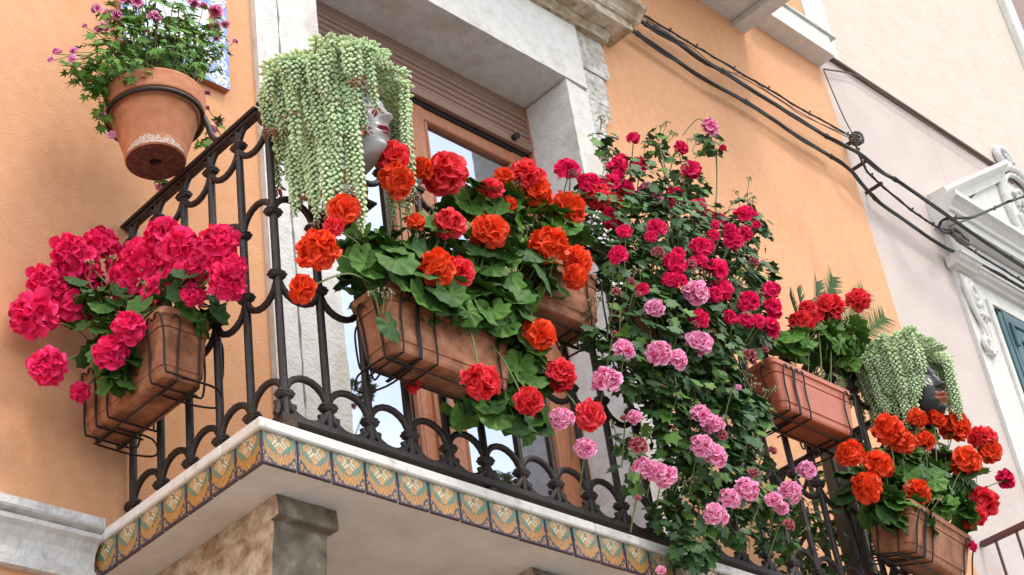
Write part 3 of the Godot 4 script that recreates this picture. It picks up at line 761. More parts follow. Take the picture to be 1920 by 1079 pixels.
func build_railing():
	var r := thing("balcony_railing", "dark wrought iron balustrade of round bars and looped rings around the balcony", "railing")
	var RX := .123
	var RZ := .79
	var RX2 := SLAB_X - .12
	var ng := 23
	var gap := (RX2 - RX) / ng
	# meshes shared by like pieces (s along local x)
	var bal := MB.new()
	tube(bal, PackedVector3Array([Vector3(0, .05, 0), Vector3(0, 1.175, 0)]), .0125, 10)
	var bal_m := mesh_of([[bal, M.iron]])
	var ring_a := MB.new()
	var ring_b := MB.new()
	var a := gap / 2 - .003
	var pa := PackedVector3Array()
	for p in ring_path(a, 0, 0): pa.append(Vector3(p.x, p.y * .96, 0))
	tube(ring_a, pa, .0108, 8, true)
	var pb := PackedVector3Array()
	for p in ring_path(a, -.115, .115): pb.append(Vector3(p.x, p.y, 0))
	tube(ring_b, pb, .0108, 8, true)
	var ring_m := mesh_of([[ring_a, M.iron]])
	var loop_m := mesh_of([[ring_b, M.iron]])
	var col := MB.new()
	box(col, Vector3.ZERO, Vector3(.05, .03, .036), .007)
	box(col, Vector3(0, .0, 0), Vector3(.054, .012, .040), .005)
	var col_m := mesh_of([[col, M.iron]])
	var foot := MB.new()
	tube(foot, curve([Vector3(.03, .095, 0), Vector3(.026, .075, 0), Vector3(.034, .05, 0)], 4), .01, 6)
	var foot_m := mesh_of([[foot, M.iron]])
	var runs := [[Vector3(RX, 0, RZ), Vector3.RIGHT, gap, ng], [Vector3(RX, 0, RZ), Vector3.FORWARD, .151, 5], [Vector3(RX2, 0, RZ), Vector3.FORWARD, .151, 5]]
	for q in runs:
		var o: Vector3 = q[0]
		var d: Vector3 = q[1]
		var g: float = q[2]
		var bs := Basis(d, Vector3.UP, d.cross(Vector3.UP))
		var sc := g / gap
		for i in int(q[3]) + 1:
			if i == 0 and d == Vector3.FORWARD: continue
			var p := part("baluster", bal_m, r)
			p.transform = Transform3D(bs, o + d * g * i)
			for y in [.125, .533, .762, 1.115]:
				var k := part("collar", col_m, r)
				k.transform = Transform3D(bs, o + d * g * i + Vector3(0, y, 0))
			for s in [-1.0, 1.0]:
				var ft := part("baluster_foot", foot_m, r)
				ft.transform = Transform3D(bs * Basis(Vector3.UP, 0.0 if s > 0 else PI), o + d * g * i)
		for i in int(q[3]):
			var c := o + d * g * (i + .5)
			for y in [.125, 1.115]:
				var p := part("ring", ring_m, r)
				p.transform = Transform3D(bs.scaled_local(Vector3(sc, 1, 1)), c + Vector3(0, y, 0))
			var l := part("long_loop", loop_m, r)
			l.transform = Transform3D(bs.scaled_local(Vector3(sc, 1, 1)), c + Vector3(0, .6475, 0))
	# stub at the wall end of the sides
	for x in [RX, RX2]:
		var mb := MB.new()
		tube(mb, PackedVector3Array([Vector3(x, 1.115, .035), Vector3(x, 1.115, -.02)]), .011, 8)
		tube(mb, PackedVector3Array([Vector3(x, .125, .035), Vector3(x, .125, -.02)]), .011, 8)
		one("wall_tie", mb, M.iron, r)
	# rails
	var top := MB.new()
	box(top, Vector3((RX + RX2) / 2, 1.192, RZ), Vector3(RX2 - RX + .05, .014, .05), .004)
	box(top, Vector3((RX + RX2) / 2, 1.178, RZ), Vector3(RX2 - RX, .013, .03), .002)
	one("top_rail", top, M.iron, r)
	for x in [RX, RX2]:
		top = MB.new()
		box(top, Vector3(x, 1.1905, (RZ - .03) / 2 - .015), Vector3(.05, .014, RZ - .03 + .02), .004)
		box(top, Vector3(x, 1.1775, (RZ - .03) / 2), Vector3(.03, .013, RZ - .05), .002)
		one("top_rail", top, M.iron, r)
	var bot := MB.new()
	box(bot, Vector3((RX + RX2) / 2, .043, RZ), Vector3(RX2 - RX + .05, .026, .04), .004)
	one("bottom_rail", bot, M.iron, r)
	for x in [RX, RX2]:
		bot = MB.new()
		box(bot, Vector3(x, .043, RZ / 2 - .02), Vector3(.04, .026, RZ - .02), .004)
		one("bottom_rail", bot, M.iron, r)
	# corner foot blocks
	for x in [RX, RX2]:
		var fb := MB.new()
		box(fb, Vector3(x, .02, RZ), Vector3(.05, .044, .05), .006)
		one("foot_block", fb, M.rusty, r)
	for x in [.9, 1.8, 2.7]:
		var fb := MB.new()
		box(fb, Vector3(x, .014, RZ), Vector3(.03, .032, .03), .003)
		one("foot_block", fb, M.rusty, r)

func build_upper_balconies():
	var t := thing("upper_balcony", "beige underside of the deeper balcony above, at the top edge of the orange wall", "balcony")
	var mb := MB.new()
	box(mb, Vector3(3.2, 4.61, .48), Vector3(2.66, .14, 1.0), .005)
	one("slab", mb, M.plaster, t)
	mb = MB.new()
	box(mb, Vector3(4.47, 4.512, .48), Vector3(.11, .05, 1.0), .004)
	one("edge_rib", mb, M.plaster, t)
	t = thing("upper_ledge", "white shallow ledge slab with grey top on the orange wall, right of the deeper balcony", "ledge")
	mb = MB.new()
	box(mb, Vector3(4.985, 4.732, .063), Vector3(.72, .176, .13), .003)
	one("slab", mb, M.white_wall, t)
	mb = MB.new()
	box(mb, Vector3(5.01, 4.832, .07), Vector3(.80, .02, .15), .003)
	one("capping", mb, M.molding, t)

# ---------------------------------------------------------------- the pink house
func spiral(c: Vector3, r0: float, turns: float, a0: float, w: float) -> PackedVector3Array:
	var o := PackedVector3Array()
	var n := int(turns * 18)
	for k in n + 1:
		var t := float(k) / n
		var a := a0 + TAU * turns * t
		var r := r0 * (1.0 - .8 * t)
		o.append(c + Vector3(cos(a) * r * w, sin(a) * r, 0))
	return o

func build_right_house():
	var X := Vector3.RIGHT
	var Y := Vector3.UP
	var Z := Vector3.BACK
	var h := thing("pink_house", "pale pink and cream house with white baroque door surround and blue shutters, at the right", "house")
	var mb := MB.new()
	box(mb, Vector3(6.0, .45, -.205), Vector3(1.28, 8.7, .4))
	box(mb, Vector3(10.5, 4.12, -.205), Vector3(7.7, 1.36, .4))
	box(mb, Vector3(6.9, 4.12, -.206), Vector3(.6, 1.36, .4))
	box(mb, Vector3(11.4, -.23, -.205), Vector3(6.0, 7.34, .4))
	one("wall", mb, M.pink, h)
	mb = MB.new()
	box(mb, Vector3(9.9, 7.4, -.2), Vector3(8.5, 5.17, .4))
	one("upper_wall", mb, M.cream, h)
	mb = MB.new()
	box(mb, Vector3(5.51, 7.4, -.198), Vector3(.28, 5.17, .4))
	one("corner_strip", mb, M.white_wall, h)
	mb = MB.new()
	box(mb, Vector3(9.4, 4.806, .01), Vector3(8.0, .022, .035), .004)
	one("drip_ledge", mb, M.brown_wire, h)
	# upper window at the right edge
	mb = MB.new()
	for q in [[Vector3(8.98, 7.6, .03), Vector3(.16, 2.6, .07)], [Vector3(10.2, 7.6, .03), Vector3(.16, 2.6, .07)], [Vector3(9.59, 6.36, .03), Vector3(1.06, .12, .07)]]:
		box(mb, q[0], q[1], .008)
	one("window_surround", mb, M.white_wall, h)
	mb = MB.new()
	box(mb, Vector3(9.59, 7.6, .008), Vector3(1.06, 2.4, .02))
	one("window_shutter", mb, M.shutter, h)
	# door surround
	mb = MB.new()
	prism(mb, ragged([Vector2(6.25, -1.0), Vector2(6.64, -1.0), Vector2(6.64, 3.25), Vector2(9.0, 3.25), Vector2(9.0, 3.40), Vector2(6.25, 3.40)], 14, .006, .05, [4, 5]), Vector3.ZERO, X, Y, Z, -.1, .022)
	one("door_surround", mb, M.white_wall, h)
	mb = MB.new()
	box(mb, Vector3(6.56, 1.2, .03), Vector3(.03, 4.1, .03), .006)
	one("door_bead", mb, M.white_wall, h)
	mb = MB.new()
	box(mb, Vector3(7.75, 3.56, .008), Vector3(2.86, .26, .06), .003)
	one("frieze", mb, M.white_wall, h)
	mb = MB.new()
	var mp := PackedVector2Array([Vector2(-.02, 3.37), Vector2(.05, 3.372), Vector2(.06, 3.39), Vector2(.085, 3.4), Vector2(.09, 3.42), Vector2(.105, 3.425), Vector2(.105, 3.44), Vector2(-.02, 3.45)])
	prism(mb, mp, Vector3.ZERO, Z, Y, X, 6.24, 9.2)
	prism(mb, mp, Vector3(0, .006, .03), Z, Y, X, 6.20, 6.46)
	one("lower_molding", mb, M.stone, h)
	mb = MB.new()
	var cp := PackedVector2Array([Vector2(-.02, 3.70), Vector2(.13, 3.705), Vector2(.13, 3.765), Vector2(.15, 3.77), Vector2(.155, 3.80), Vector2(.19, 3.83), Vector2(.22, 3.845), Vector2(.22, 3.885), Vector2(-.02, 3.92)])
	prism(mb, cp, Vector3.ZERO, Z, Y, X, 6.22, 9.4)
	one("cornice", mb, M.white_wall, h)
	# left raking piece of the broken pediment
	mb = MB.new()
	var dir := Vector3(cos(.575), sin(.575), 0)
	var up := Vector3(-sin(.575), cos(.575), 0)
	var rp := PackedVector2Array([Vector2(-.02, -.12), Vector2(.05, -.12), Vector2(.06, -.07), Vector2(.1, -.05), Vector2(.13, -.03), Vector2(.13, 0), Vector2(-.02, .01)])
	prism(mb, rp, Vector3(6.28, 3.99, 0), Z, up, dir, 0, 1.43)
	one("raking_cornice", mb, M.white_wall, h)
	mb = MB.new()
	prism(mb, PackedVector2Array([Vector2(6.5, 3.9), Vector2(9.2, 3.9), Vector2(9.2, 4.3), Vector2(7.5, 4.72)]), Vector3.ZERO, X, Y, Z, -.02, .02)
	one("tympanum", mb, M.white_wall, h)
	# oval cartouche with carved relief
	var cc := Vector3(7.78, 4.42, .03)
	mb = MB.new()
	for rr in [[.36, .44, .035], [.3, .375, .02]]:
		var p := PackedVector3Array()
		for k in 30:
			var a := TAU * k / 30
			p.append(cc + Vector3(cos(a) * rr[0], sin(a) * rr[1], 0))
		tube(mb, p, rr[2], 8, true)
	tube(mb, spiral(cc + Vector3(-.1, .5, .0), .12, 1.3, 0, 1), .03, 7)
	tube(mb, spiral(cc + Vector3(-.28, -.36, .0), .12, 1.3, 2, 1), .03, 7)
	var r2 := RandomNumberGenerator.new()
	r2.seed = 9
	for k in 16:
		var a := r2.randf() * TAU
		var rad := r2.randf() * .75
		var c := cc + Vector3(cos(a) * .28 * rad, sin(a) * .34 * rad, 0)
		var t := r2.randf() * TAU
		tube(mb, curve([c, c + Vector3(cos(t), sin(t), .2) * .06, c + Vector3(cos(t + 1), sin(t + 1), 0) * .11], 4), .022, 6)
	one("cartouche", mb, M.molding, h)
	# flat scroll bracket
	mb = MB.new()
	var s0 := Vector3(6.35, 3.2, .03)
	prism(mb, PackedVector2Array([Vector2(6.27, 3.34), Vector2(6.42, 3.34), Vector2(6.46, 3.2), Vector2(6.42, 3.06), Vector2(6.40, 2.86), Vector2(6.37, 2.74), Vector2(6.30, 2.74), Vector2(6.29, 2.84), Vector2(6.33, 2.9), Vector2(6.34, 3.0), Vector2(6.28, 3.14)]), Vector3.ZERO, X, Y, Z, -.02, .045)
	tube(mb, spiral(Vector3(6.36, 3.21, .045), .11, 1.6, 2.2, .8), .022, 8)
	tube(mb, spiral(Vector3(6.32, 2.80, .045), .07, 1.4, -1.0, .8), .018, 8)
	tube(mb, curve([Vector3(6.27, 3.24, .045), Vector3(6.31, 3.05, .045), Vector3(6.36, 2.92, .045), Vector3(6.36, 2.80, .045)], 6), .018, 8)
	tube(mb, curve([Vector3(6.45, 3.18, .045), Vector3(6.42, 3.03, .045), Vector3(6.41, 2.88, .045), Vector3(6.39, 2.78, .045)], 6), .016, 8)
	for k in 5:
		tube(mb, curve([Vector3(6.38, 3.08, .045), Vector3(6.38 + .02 * (k - 2), 3.04, .07), Vector3(6.38 + .035 * (k - 2), 3.0 + absf(k - 2) * .012, .05)], 4), .009, 6)
	one("scroll_bracket", mb, M.white_wall, h)
	# blue shutter
	mb = MB.new()
	for q in [[6.65, 6.70, .01], [6.705, 6.735, .018]]:
		box(mb, Vector3((q[0] + q[1]) / 2, 1.5, q[2]), Vector3(q[1] - q[0], 3.44, .05), .005)
	box(mb, Vector3(7.4, 3.19, .01), Vector3(1.5, .055, .05), .005)
	box(mb, Vector3(7.4, 3.145, .018), Vector3(1.36, .03, .05), .005)
	one("shutter_frame", mb, M.blue, h)
	mb = MB.new()
	box(mb, Vector3(6.79, 1.5, .02), Vector3(.09, 3.2, .045), .005)
	box(mb, Vector3(7.43, 1.5, .02), Vector3(.09, 3.2, .045), .005)
	box(mb, Vector3(7.11, 3.065, .02), Vector3(.545, .09, .044), .005)
	one("shutter_stile", mb, M.blue, h)
	var sl := MB.new()
	box(sl, Vector3.ZERO, Vector3(.56, .008, .06), .002, Basis(X, deg_to_rad(42)))
	var sl_m := mesh_of([[sl, M.blue]])
	for k in 44:
		var p := part("shutter_louvre", sl_m, h)
		p.position = Vector3(7.11, 3.0 - .05 * k, .02)
	mb = MB.new()
	box(mb, Vector3(7.11, 1.5, -.03), Vector3(.56, 3.1, .02))
	one("shutter_backing", mb, M.dark_gap, h)
	for y in [3.02, 2.0]:
		mb = MB.new()
		tube(mb, PackedVector3Array([Vector3(6.745, y - .08, .055), Vector3(6.745, y + .08, .055)]), .014, 8)
		box(mb, Vector3(6.76, y, .047), Vector3(.05, .1, .008), .002)
		one("shutter_hinge", mb, M.blue, h)
	mb = MB.new()
	tube(mb, curve([Vector3(6.4, 2.02, .03), Vector3(6.4, 2.02, .09), Vector3(6.41, 1.97, .1), Vector3(6.4, 1.92, .08)], 4), .014, 7)
	one("shutter_hook", mb, M.grey_cable, h)
	# the neighbour's balcony rail
	var r := thing("neighbour_railing", "plain reddish brown iron rail with thin bars at the lower right corner", "railing")
	mb = MB.new()
	box(mb, Vector3(5.5, 1.262, .62), Vector3(.03, .035, 1.24), .005)
	one("top_rail", mb, M.collar_rail, r)
	for k in 9:
		mb = MB.new()
		box(mb, Vector3(5.5, .65, .09 + .13 * k), Vector3(.014, 1.2, .014), .002)
		one("bar", mb, M.collar_rail, r)

func build_cables():
	var L := [
		["thick_cable", "thick black cable sagging along the orange wall above the thinner ones", M.cable, .0125, CA],
		["thick_cable", "thick dark cable bundle lowest on the orange wall, running past the door cornice", M.cable, .0118, CB],
		["twisted_wire", "thin dark twisted wire highest on the orange wall, ending at the insulator", M.cable, .0062, CC],
		["thin_wire", "hair-thin black wire strung between the thick cable and the top wire", M.brown_wire, .003, CD1],
		["thin_wire", "hair-thin looping wire crossing the thick black cable on the orange wall", M.grey_cable, .003, CD2],
		["twisted_wire", "knotted black wire running from the insulator down to the white cornice", M.cable, .0075, CE],
		["crossing_cable", "dark cable leaving the knot and crossing the carved oval towards the street", M.cable, .009, CF],
		["loop_cable", "grey cable loop coiled at the knot below the white cornice", M.grey_cable, .007, CF2],
		["thin_wire", "thin brown wire following the ledge on the pink wall", M.brown_wire, .006, CG],
		["thin_wire", "thin brown wire hanging down the joint of the orange and pink walls", M.brown_wire, .004, CH],
	]
	var sd := 0
	for q in L:
		sd += 1
		var f := noise(2.0, 300 + sd, 3)
		var pts := curve(q[4], 8)
		for i in pts.size():
			pts[i] += Vector3(0, f.get_noise_1d(pts[i].x * 2.0), 0) * .004
		var mb := MB.new()
		tube(mb, pts, q[3], 7)
		if q[3] > .011:
			# a second strand laid along the first, tied now and then
			var p2 := PackedVector3Array()
			for i in pts.size():
				p2.append(pts[i] + Vector3(0, -q[3] * 1.2 + .014 * sin(i * .35), .006 + .006 * cos(i * .23)))
			tube(mb, p2, q[3] * .55, 6)
			for i in range(9, pts.size() - 1, 23):
				tube(mb, PackedVector3Array([pts[i], pts[i] + (pts[i + 1] - pts[i]).normalized() * .022]), q[3] * 1.3, 8)
				tube(mb, PackedVector3Array([pts[i], pts[i] + Vector3(.01, .022, .006)]), .003, 5)
		elif q[3] > .006 and q[2] == M.cable:
			var p3 := PackedVector3Array()
			for i in pts.size():
				p3.append(pts[i] + Vector3(0, cos(i * .9), sin(i * .9)) * q[3] * .9)
			tube(mb, p3, q[3] * .5, 6)
			for i in range(4, pts.size() - 1, 11):
				tube(mb, PackedVector3Array([pts[i] - Vector3(.0, .012, 0), pts[i] + Vector3(.008, .014, .01)]), q[3] * .9, 5)
		tag(one(q[0], mb, q[2], self), q[1], "cable")
	# insulator with ties at the joint of the houses
	var t := thing("insulator", "small wall insulator knotted with grey wire at the joint of the two walls", "insulator")
	var mb := MB.new()
	tube(mb, PackedVector3Array([Vector3(5.36, 3.99, -.02), Vector3(5.36, 3.99, .1)]), .014, 8)
	tube(mb, PackedVector3Array([Vector3(5.36, 3.80, -.02), Vector3(5.36, 3.80, .11)]), .012, 8)
	tube(mb, PackedVector3Array([Vector3(5.45, 3.66, -.02), Vector3(5.45, 3.66, .12)]), .012, 8)
	one("bracket", mb, M.rusty, t)
	mb = MB.new()
	var r2 := RandomNumberGenerator.new()
	r2.seed = 4
	for k in 9:
		var p := PackedVector3Array()
		var ax := Vector3(r2.randf_range(-1, 1), r2.randf_range(-1, 1), r2.randf_range(-1, 1)).normalized()
		var e1 := ax.cross(Vector3(.3, .9, .2)).normalized()
		var e2 := ax.cross(e1)
		var rr := r2.randf_range(.025, .05)
		for j in 12:
			p.append(Vector3(5.36, 3.99, .09) + (e1 * cos(TAU * j / 12) + e2 * sin(TAU * j / 12)) * rr)
		tube(mb, p, .005, 5, true)
	one("tie_wire", mb, M.grey_cable, t)
	t = thing("cable_knot", "tangled knot of grey and black cable below the white cornice", "cable")
	mb = MB.new()
	for k in 5:
		var p := PackedVector3Array()
		for j in 16:
			var a := TAU * j / 16
			p.append(Vector3(6.27, 3.58, .12) + Vector3(cos(a) * (.075 + .01 * k) + sin(a) * .012 * k, sin(a) * (.024 + .003 * k) - cos(a) * .026, sin(a + k) * .02))
		tube(mb, p, .007, 6, true)
	one("loop", mb, M.grey_cable, t)

func build_plaque():
	var t := thing("tile_plaque", "square glazed plaque with blue border on the orange wall behind the round pot", "plaque")
	var S := 256
	var im := Image.create(S, S, false, Image.FORMAT_RGB8)
	var f := noise(.02, 501, 4)
	var r2 := RandomNumberGenerator.new()
	r2.seed = 31
	for y in S:
		for x in S:
			var u := (x + .5) / S
			var v := (y + .5) / S
			var e := minf(minf(u, 1 - u), minf(v, 1 - v))
			var c := Color(.78, .79, .8)
			var n := f.get_noise_2d(x, y)
			if e < .17: c = Color(.17, .27, .58).lerp(Color(.3, .4, .7), clampf(n + .4, 0, 1))
			elif e < .19: c = Color(.62, .55, .3)
			elif n > .3: c = Color(.5, .62, .72)
			elif n < -.33: c = Color(.7, .6, .42)
			im.set_pixel(x, y, c.linear_to_srgb())
	# cream curls painted along the border
	for k in 40:
		var side := k % 4
		var s := (k / 4 + .5) / 10.0
		var c := Vector2(s, .085)
		if side == 1: c = Vector2(s, .915)
		elif side == 2: c = Vector2(.085, s)
		elif side == 3: c = Vector2(.915, s)
		for j in 60:
			var a := j * .13 + k
			var rr := .012 + .045 * j / 60.0
			var p := (c + Vector2(cos(a), sin(a)) * rr) * S
			for dx in 4:
				for dy in 4:
					var X := int(p.x) + dx
					var Y := int(p.y) + dy
					if X >= 0 and Y >= 0 and X < S and Y < S:
						im.set_pixel(X, Y, Color(.74, .68, .5).linear_to_srgb())
	var m := StandardMaterial3D.new()
	m.albedo_texture = ImageTexture.create_from_image(im)
	m.roughness = .2
	var mb := MB.new()
	var w := .485
	var q := [Vector3(.08, 2.015, .032), Vector3(.08 + w, 2.015, .032), Vector3(.08 + w, 2.015 + w, .032), Vector3(.08, 2.015 + w, .032)]
	mb.quad(q[0], q[1], q[2], q[3], Vector3.BACK)
	for p in mb.v: mb.u.append(Vector2((p.x - .08) / w, 1.0 - (p.y - 2.015) / w))
	one("painted_face", mb, m, t)
	mb = MB.new()
	box(mb, Vector3(.08 + w / 2, 2.015 + w / 2, .015), Vector3(w, w, .0335), .001)
	one("backing", mb, M.wood, t)
	mb = MB.new()
	box(mb, Vector3(.40, 2.006, .018), Vector3(.03, .02, .04), .003)
	one("clip", mb, M.iron, t)

# ---------------------------------------------------------------- planters
func rrect(hx: float, hz: float, r: float, y: float) -> PackedVector3Array:
	var o := PackedVector3Array()
	for q in [[1, 1, 0.0], [-1, 1, PI / 2], [-1, -1, PI], [1, -1, PI * 1.5]]:
		for k in 5:
			var a: float = q[2] + PI / 2 * k / 4
			o.append(Vector3(q[0] * (hx - r) + cos(a) * r, y, q[1] * (hz - r) + sin(a) * r))
	return o

# trough with its bottom centre at the origin, long side along x, front towards +z
func trough_mesh(L: float, D: float, H: float, m: Material) -> ArrayMesh:
	var mb := MB.new()
	# [y, share of the half length, share of the half depth]
	var bl := L / 2 * .86
	var bd := D / 2 * .8
	var tl := L / 2 * .955
	var td := D / 2 * .92
	var rows := []
	var pr := [[0.0, bl - .012, bd - .012], [.003, bl - .004, bd - .004], [.012, bl, bd], [H * .16, lerpf(bl, tl, .16), lerpf(bd, td, .16)], [H * .165, lerpf(bl, tl, .16) + .004, lerpf(bd, td, .16) + .004], [H * .18, lerpf(bl, tl, .18) + .004, lerpf(bd, td, .18) + .004], [H * .70, lerpf(bl, tl, .7) + .004, lerpf(bd, td, .7) + .004], [H * .705, lerpf(bl, tl, .7), lerpf(bd, td, .7)], [H * .72, lerpf(bl, tl, .72), lerpf(bd, td, .72)], [H * .725, lerpf(bl, tl, .72) + .005, lerpf(bd, td, .72) + .005], [H * .78, lerpf(bl, tl, .78) + .005, lerpf(bd, td, .78) + .005], [H * .785, lerpf(bl, tl, .78) + .001, lerpf(bd, td, .78) + .001], [H * .87, tl + .001, td + .001], [H * .875, L / 2 - .006, D / 2 - .004], [H * .885, L / 2 - .001, D / 2], [H * .98, L / 2, D / 2], [H, L / 2 - .004, D / 2 - .004], [H, L / 2 - .018, D / 2 - .016], [H * .9, L / 2 - .024, D / 2 - .022]]
	for q in pr: rows.append(rrect(q[1], q[2], .026, q[0]))
	sheet(mb, rows, true, -1.0, [], Color.WHITE, true)
	var b: PackedVector3Array = rows[0]
	for k in range(1, b.size() - 1): mb.flat(b[0], b[k], b[k + 1], Vector3.DOWN)
	var s := MB.new()
	box(s, Vector3(0, H * .86, 0), Vector3(L - .05, .02, D - .046))
	return mesh_of([[mb, m], [s, M.soil]])

# wire cradle round a trough
func cage_mesh(L: float, D: float, H: float) -> ArrayMesh:
	var mb := MB.new()
	var w := .0034
	var zf0 := D / 2 * .8 + .008
	var zf1 := D / 2 * .92 + .012
	var yb := -.008
	# hairpins up the front
	for x in [-L * .40, -L * .27, L * .34]:
		var d := .062 if x < 0 else .075
		var p := [Vector3(x, yb, -zf0), Vector3(x, yb, zf0 - .02), Vector3(x, yb + .012, zf0 + .004), Vector3(x, H * .5, lerpf(zf0, zf1, .5)), Vector3(x + .002, H * .80, zf1 + .002), Vector3(x + d * .22, H * .87, zf1 + .006), Vector3(x + d * .42, H * .82, zf1 + .003)]
		tube(mb, curve(p, 5), w, 6)
		p = [Vector3(x + d, yb, -zf0), Vector3(x + d, yb, zf0 - .02), Vector3(x + d, yb + .012, zf0 + .004), Vector3(x + d, H * .5, lerpf(zf0, zf1, .5)), Vector3(x + d - .002, H * .80, zf1 + .002), Vector3(x + d * .75, H * .87, zf1 + .006), Vector3(x + d * .55, H * .82, zf1 + .003)]
		tube(mb, curve(p, 5), w, 6)
	# end hairpins
	for s in [-1.0, 1.0]:
		var e0 := L / 2 * .86 + .008
		var e1 := L / 2 * .955 + .010
		for z in [-D * .26, D * .16]:
			var p := [Vector3(s * (e0 - .09), yb - .006, z), Vector3(s * (e0 - .01), yb - .005, z), Vector3(s * (e0 + .004), yb + .01, z), Vector3(s * lerpf(e0, e1, .5), H * .5, z), Vector3(s * e1, H * .80, z), Vector3(s * (e1 + .006), H * .86, z + .018), Vector3(s * (e1 + .003), H * .80, z + .03)]
			tube(mb, curve(p, 5), w, 6)
	# long wires underneath
	for z in [-D * .22, D * .2]:
		tube(mb, PackedVector3Array([Vector3(-L * .45, yb - .005, z), Vector3(L * .45, yb - .005, z)]), w, 6)
	# back hooks over the rail and the braces below
	for x in [-L * .36, L * .36]:
		var zb := -D / 2
		var p := [Vector3(x, yb, -zf0 + .02), Vector3(x, yb, zb - .0), Vector3(x, H * .35, zb - .012), Vector3(x, H * .86, zb - .012), Vector3(x, H * .93, zb - .035), Vector3(x, H * .80, zb - .062), Vector3(x, H * .35, zb - .058), Vector3(x + .012, H * .25, zb - .058), Vector3(x + .026, H * .35, zb - .058), Vector3(x + .026, H * .78, zb - .06), Vector3(x + .024, H * .90, zb - .04)]
		tube(mb, curve(p, 5), w, 6)
		p = [Vector3(x - .05, yb, zf0 * .3), Vector3(x - .05, yb, -zf0 - .02), Vector3(x + .0, yb - .012, -zf0 - .075), Vector3(x + .06, yb, -zf0 - .02), Vector3(x + .06, yb, zf0 * .3)]
		tube(mb, curve(p, 4), w, 6)
	return mesh_of([[mb, M.wire]])

const TROUGHS := {
	"T1": [Vector3(-.002, .285, .285), -90.0, .47, .178, .225],
	"T2": [Vector3(.62, .262, .91), 0.0, .53, .17, .228],
	"T3": [Vector3(1.125, .675, .89), 0.0, .53, .175, .225],
	"T4": [Vector3(2.58, .672, .893), 0.0, .52, .188, .214],
	"T5": [Vector3(3.11, .205, .915), 8.0, .56, .20, .19],
	"T6": [Vector3(1.86, .675, .89), 0.0, .53, .175, .225],
}

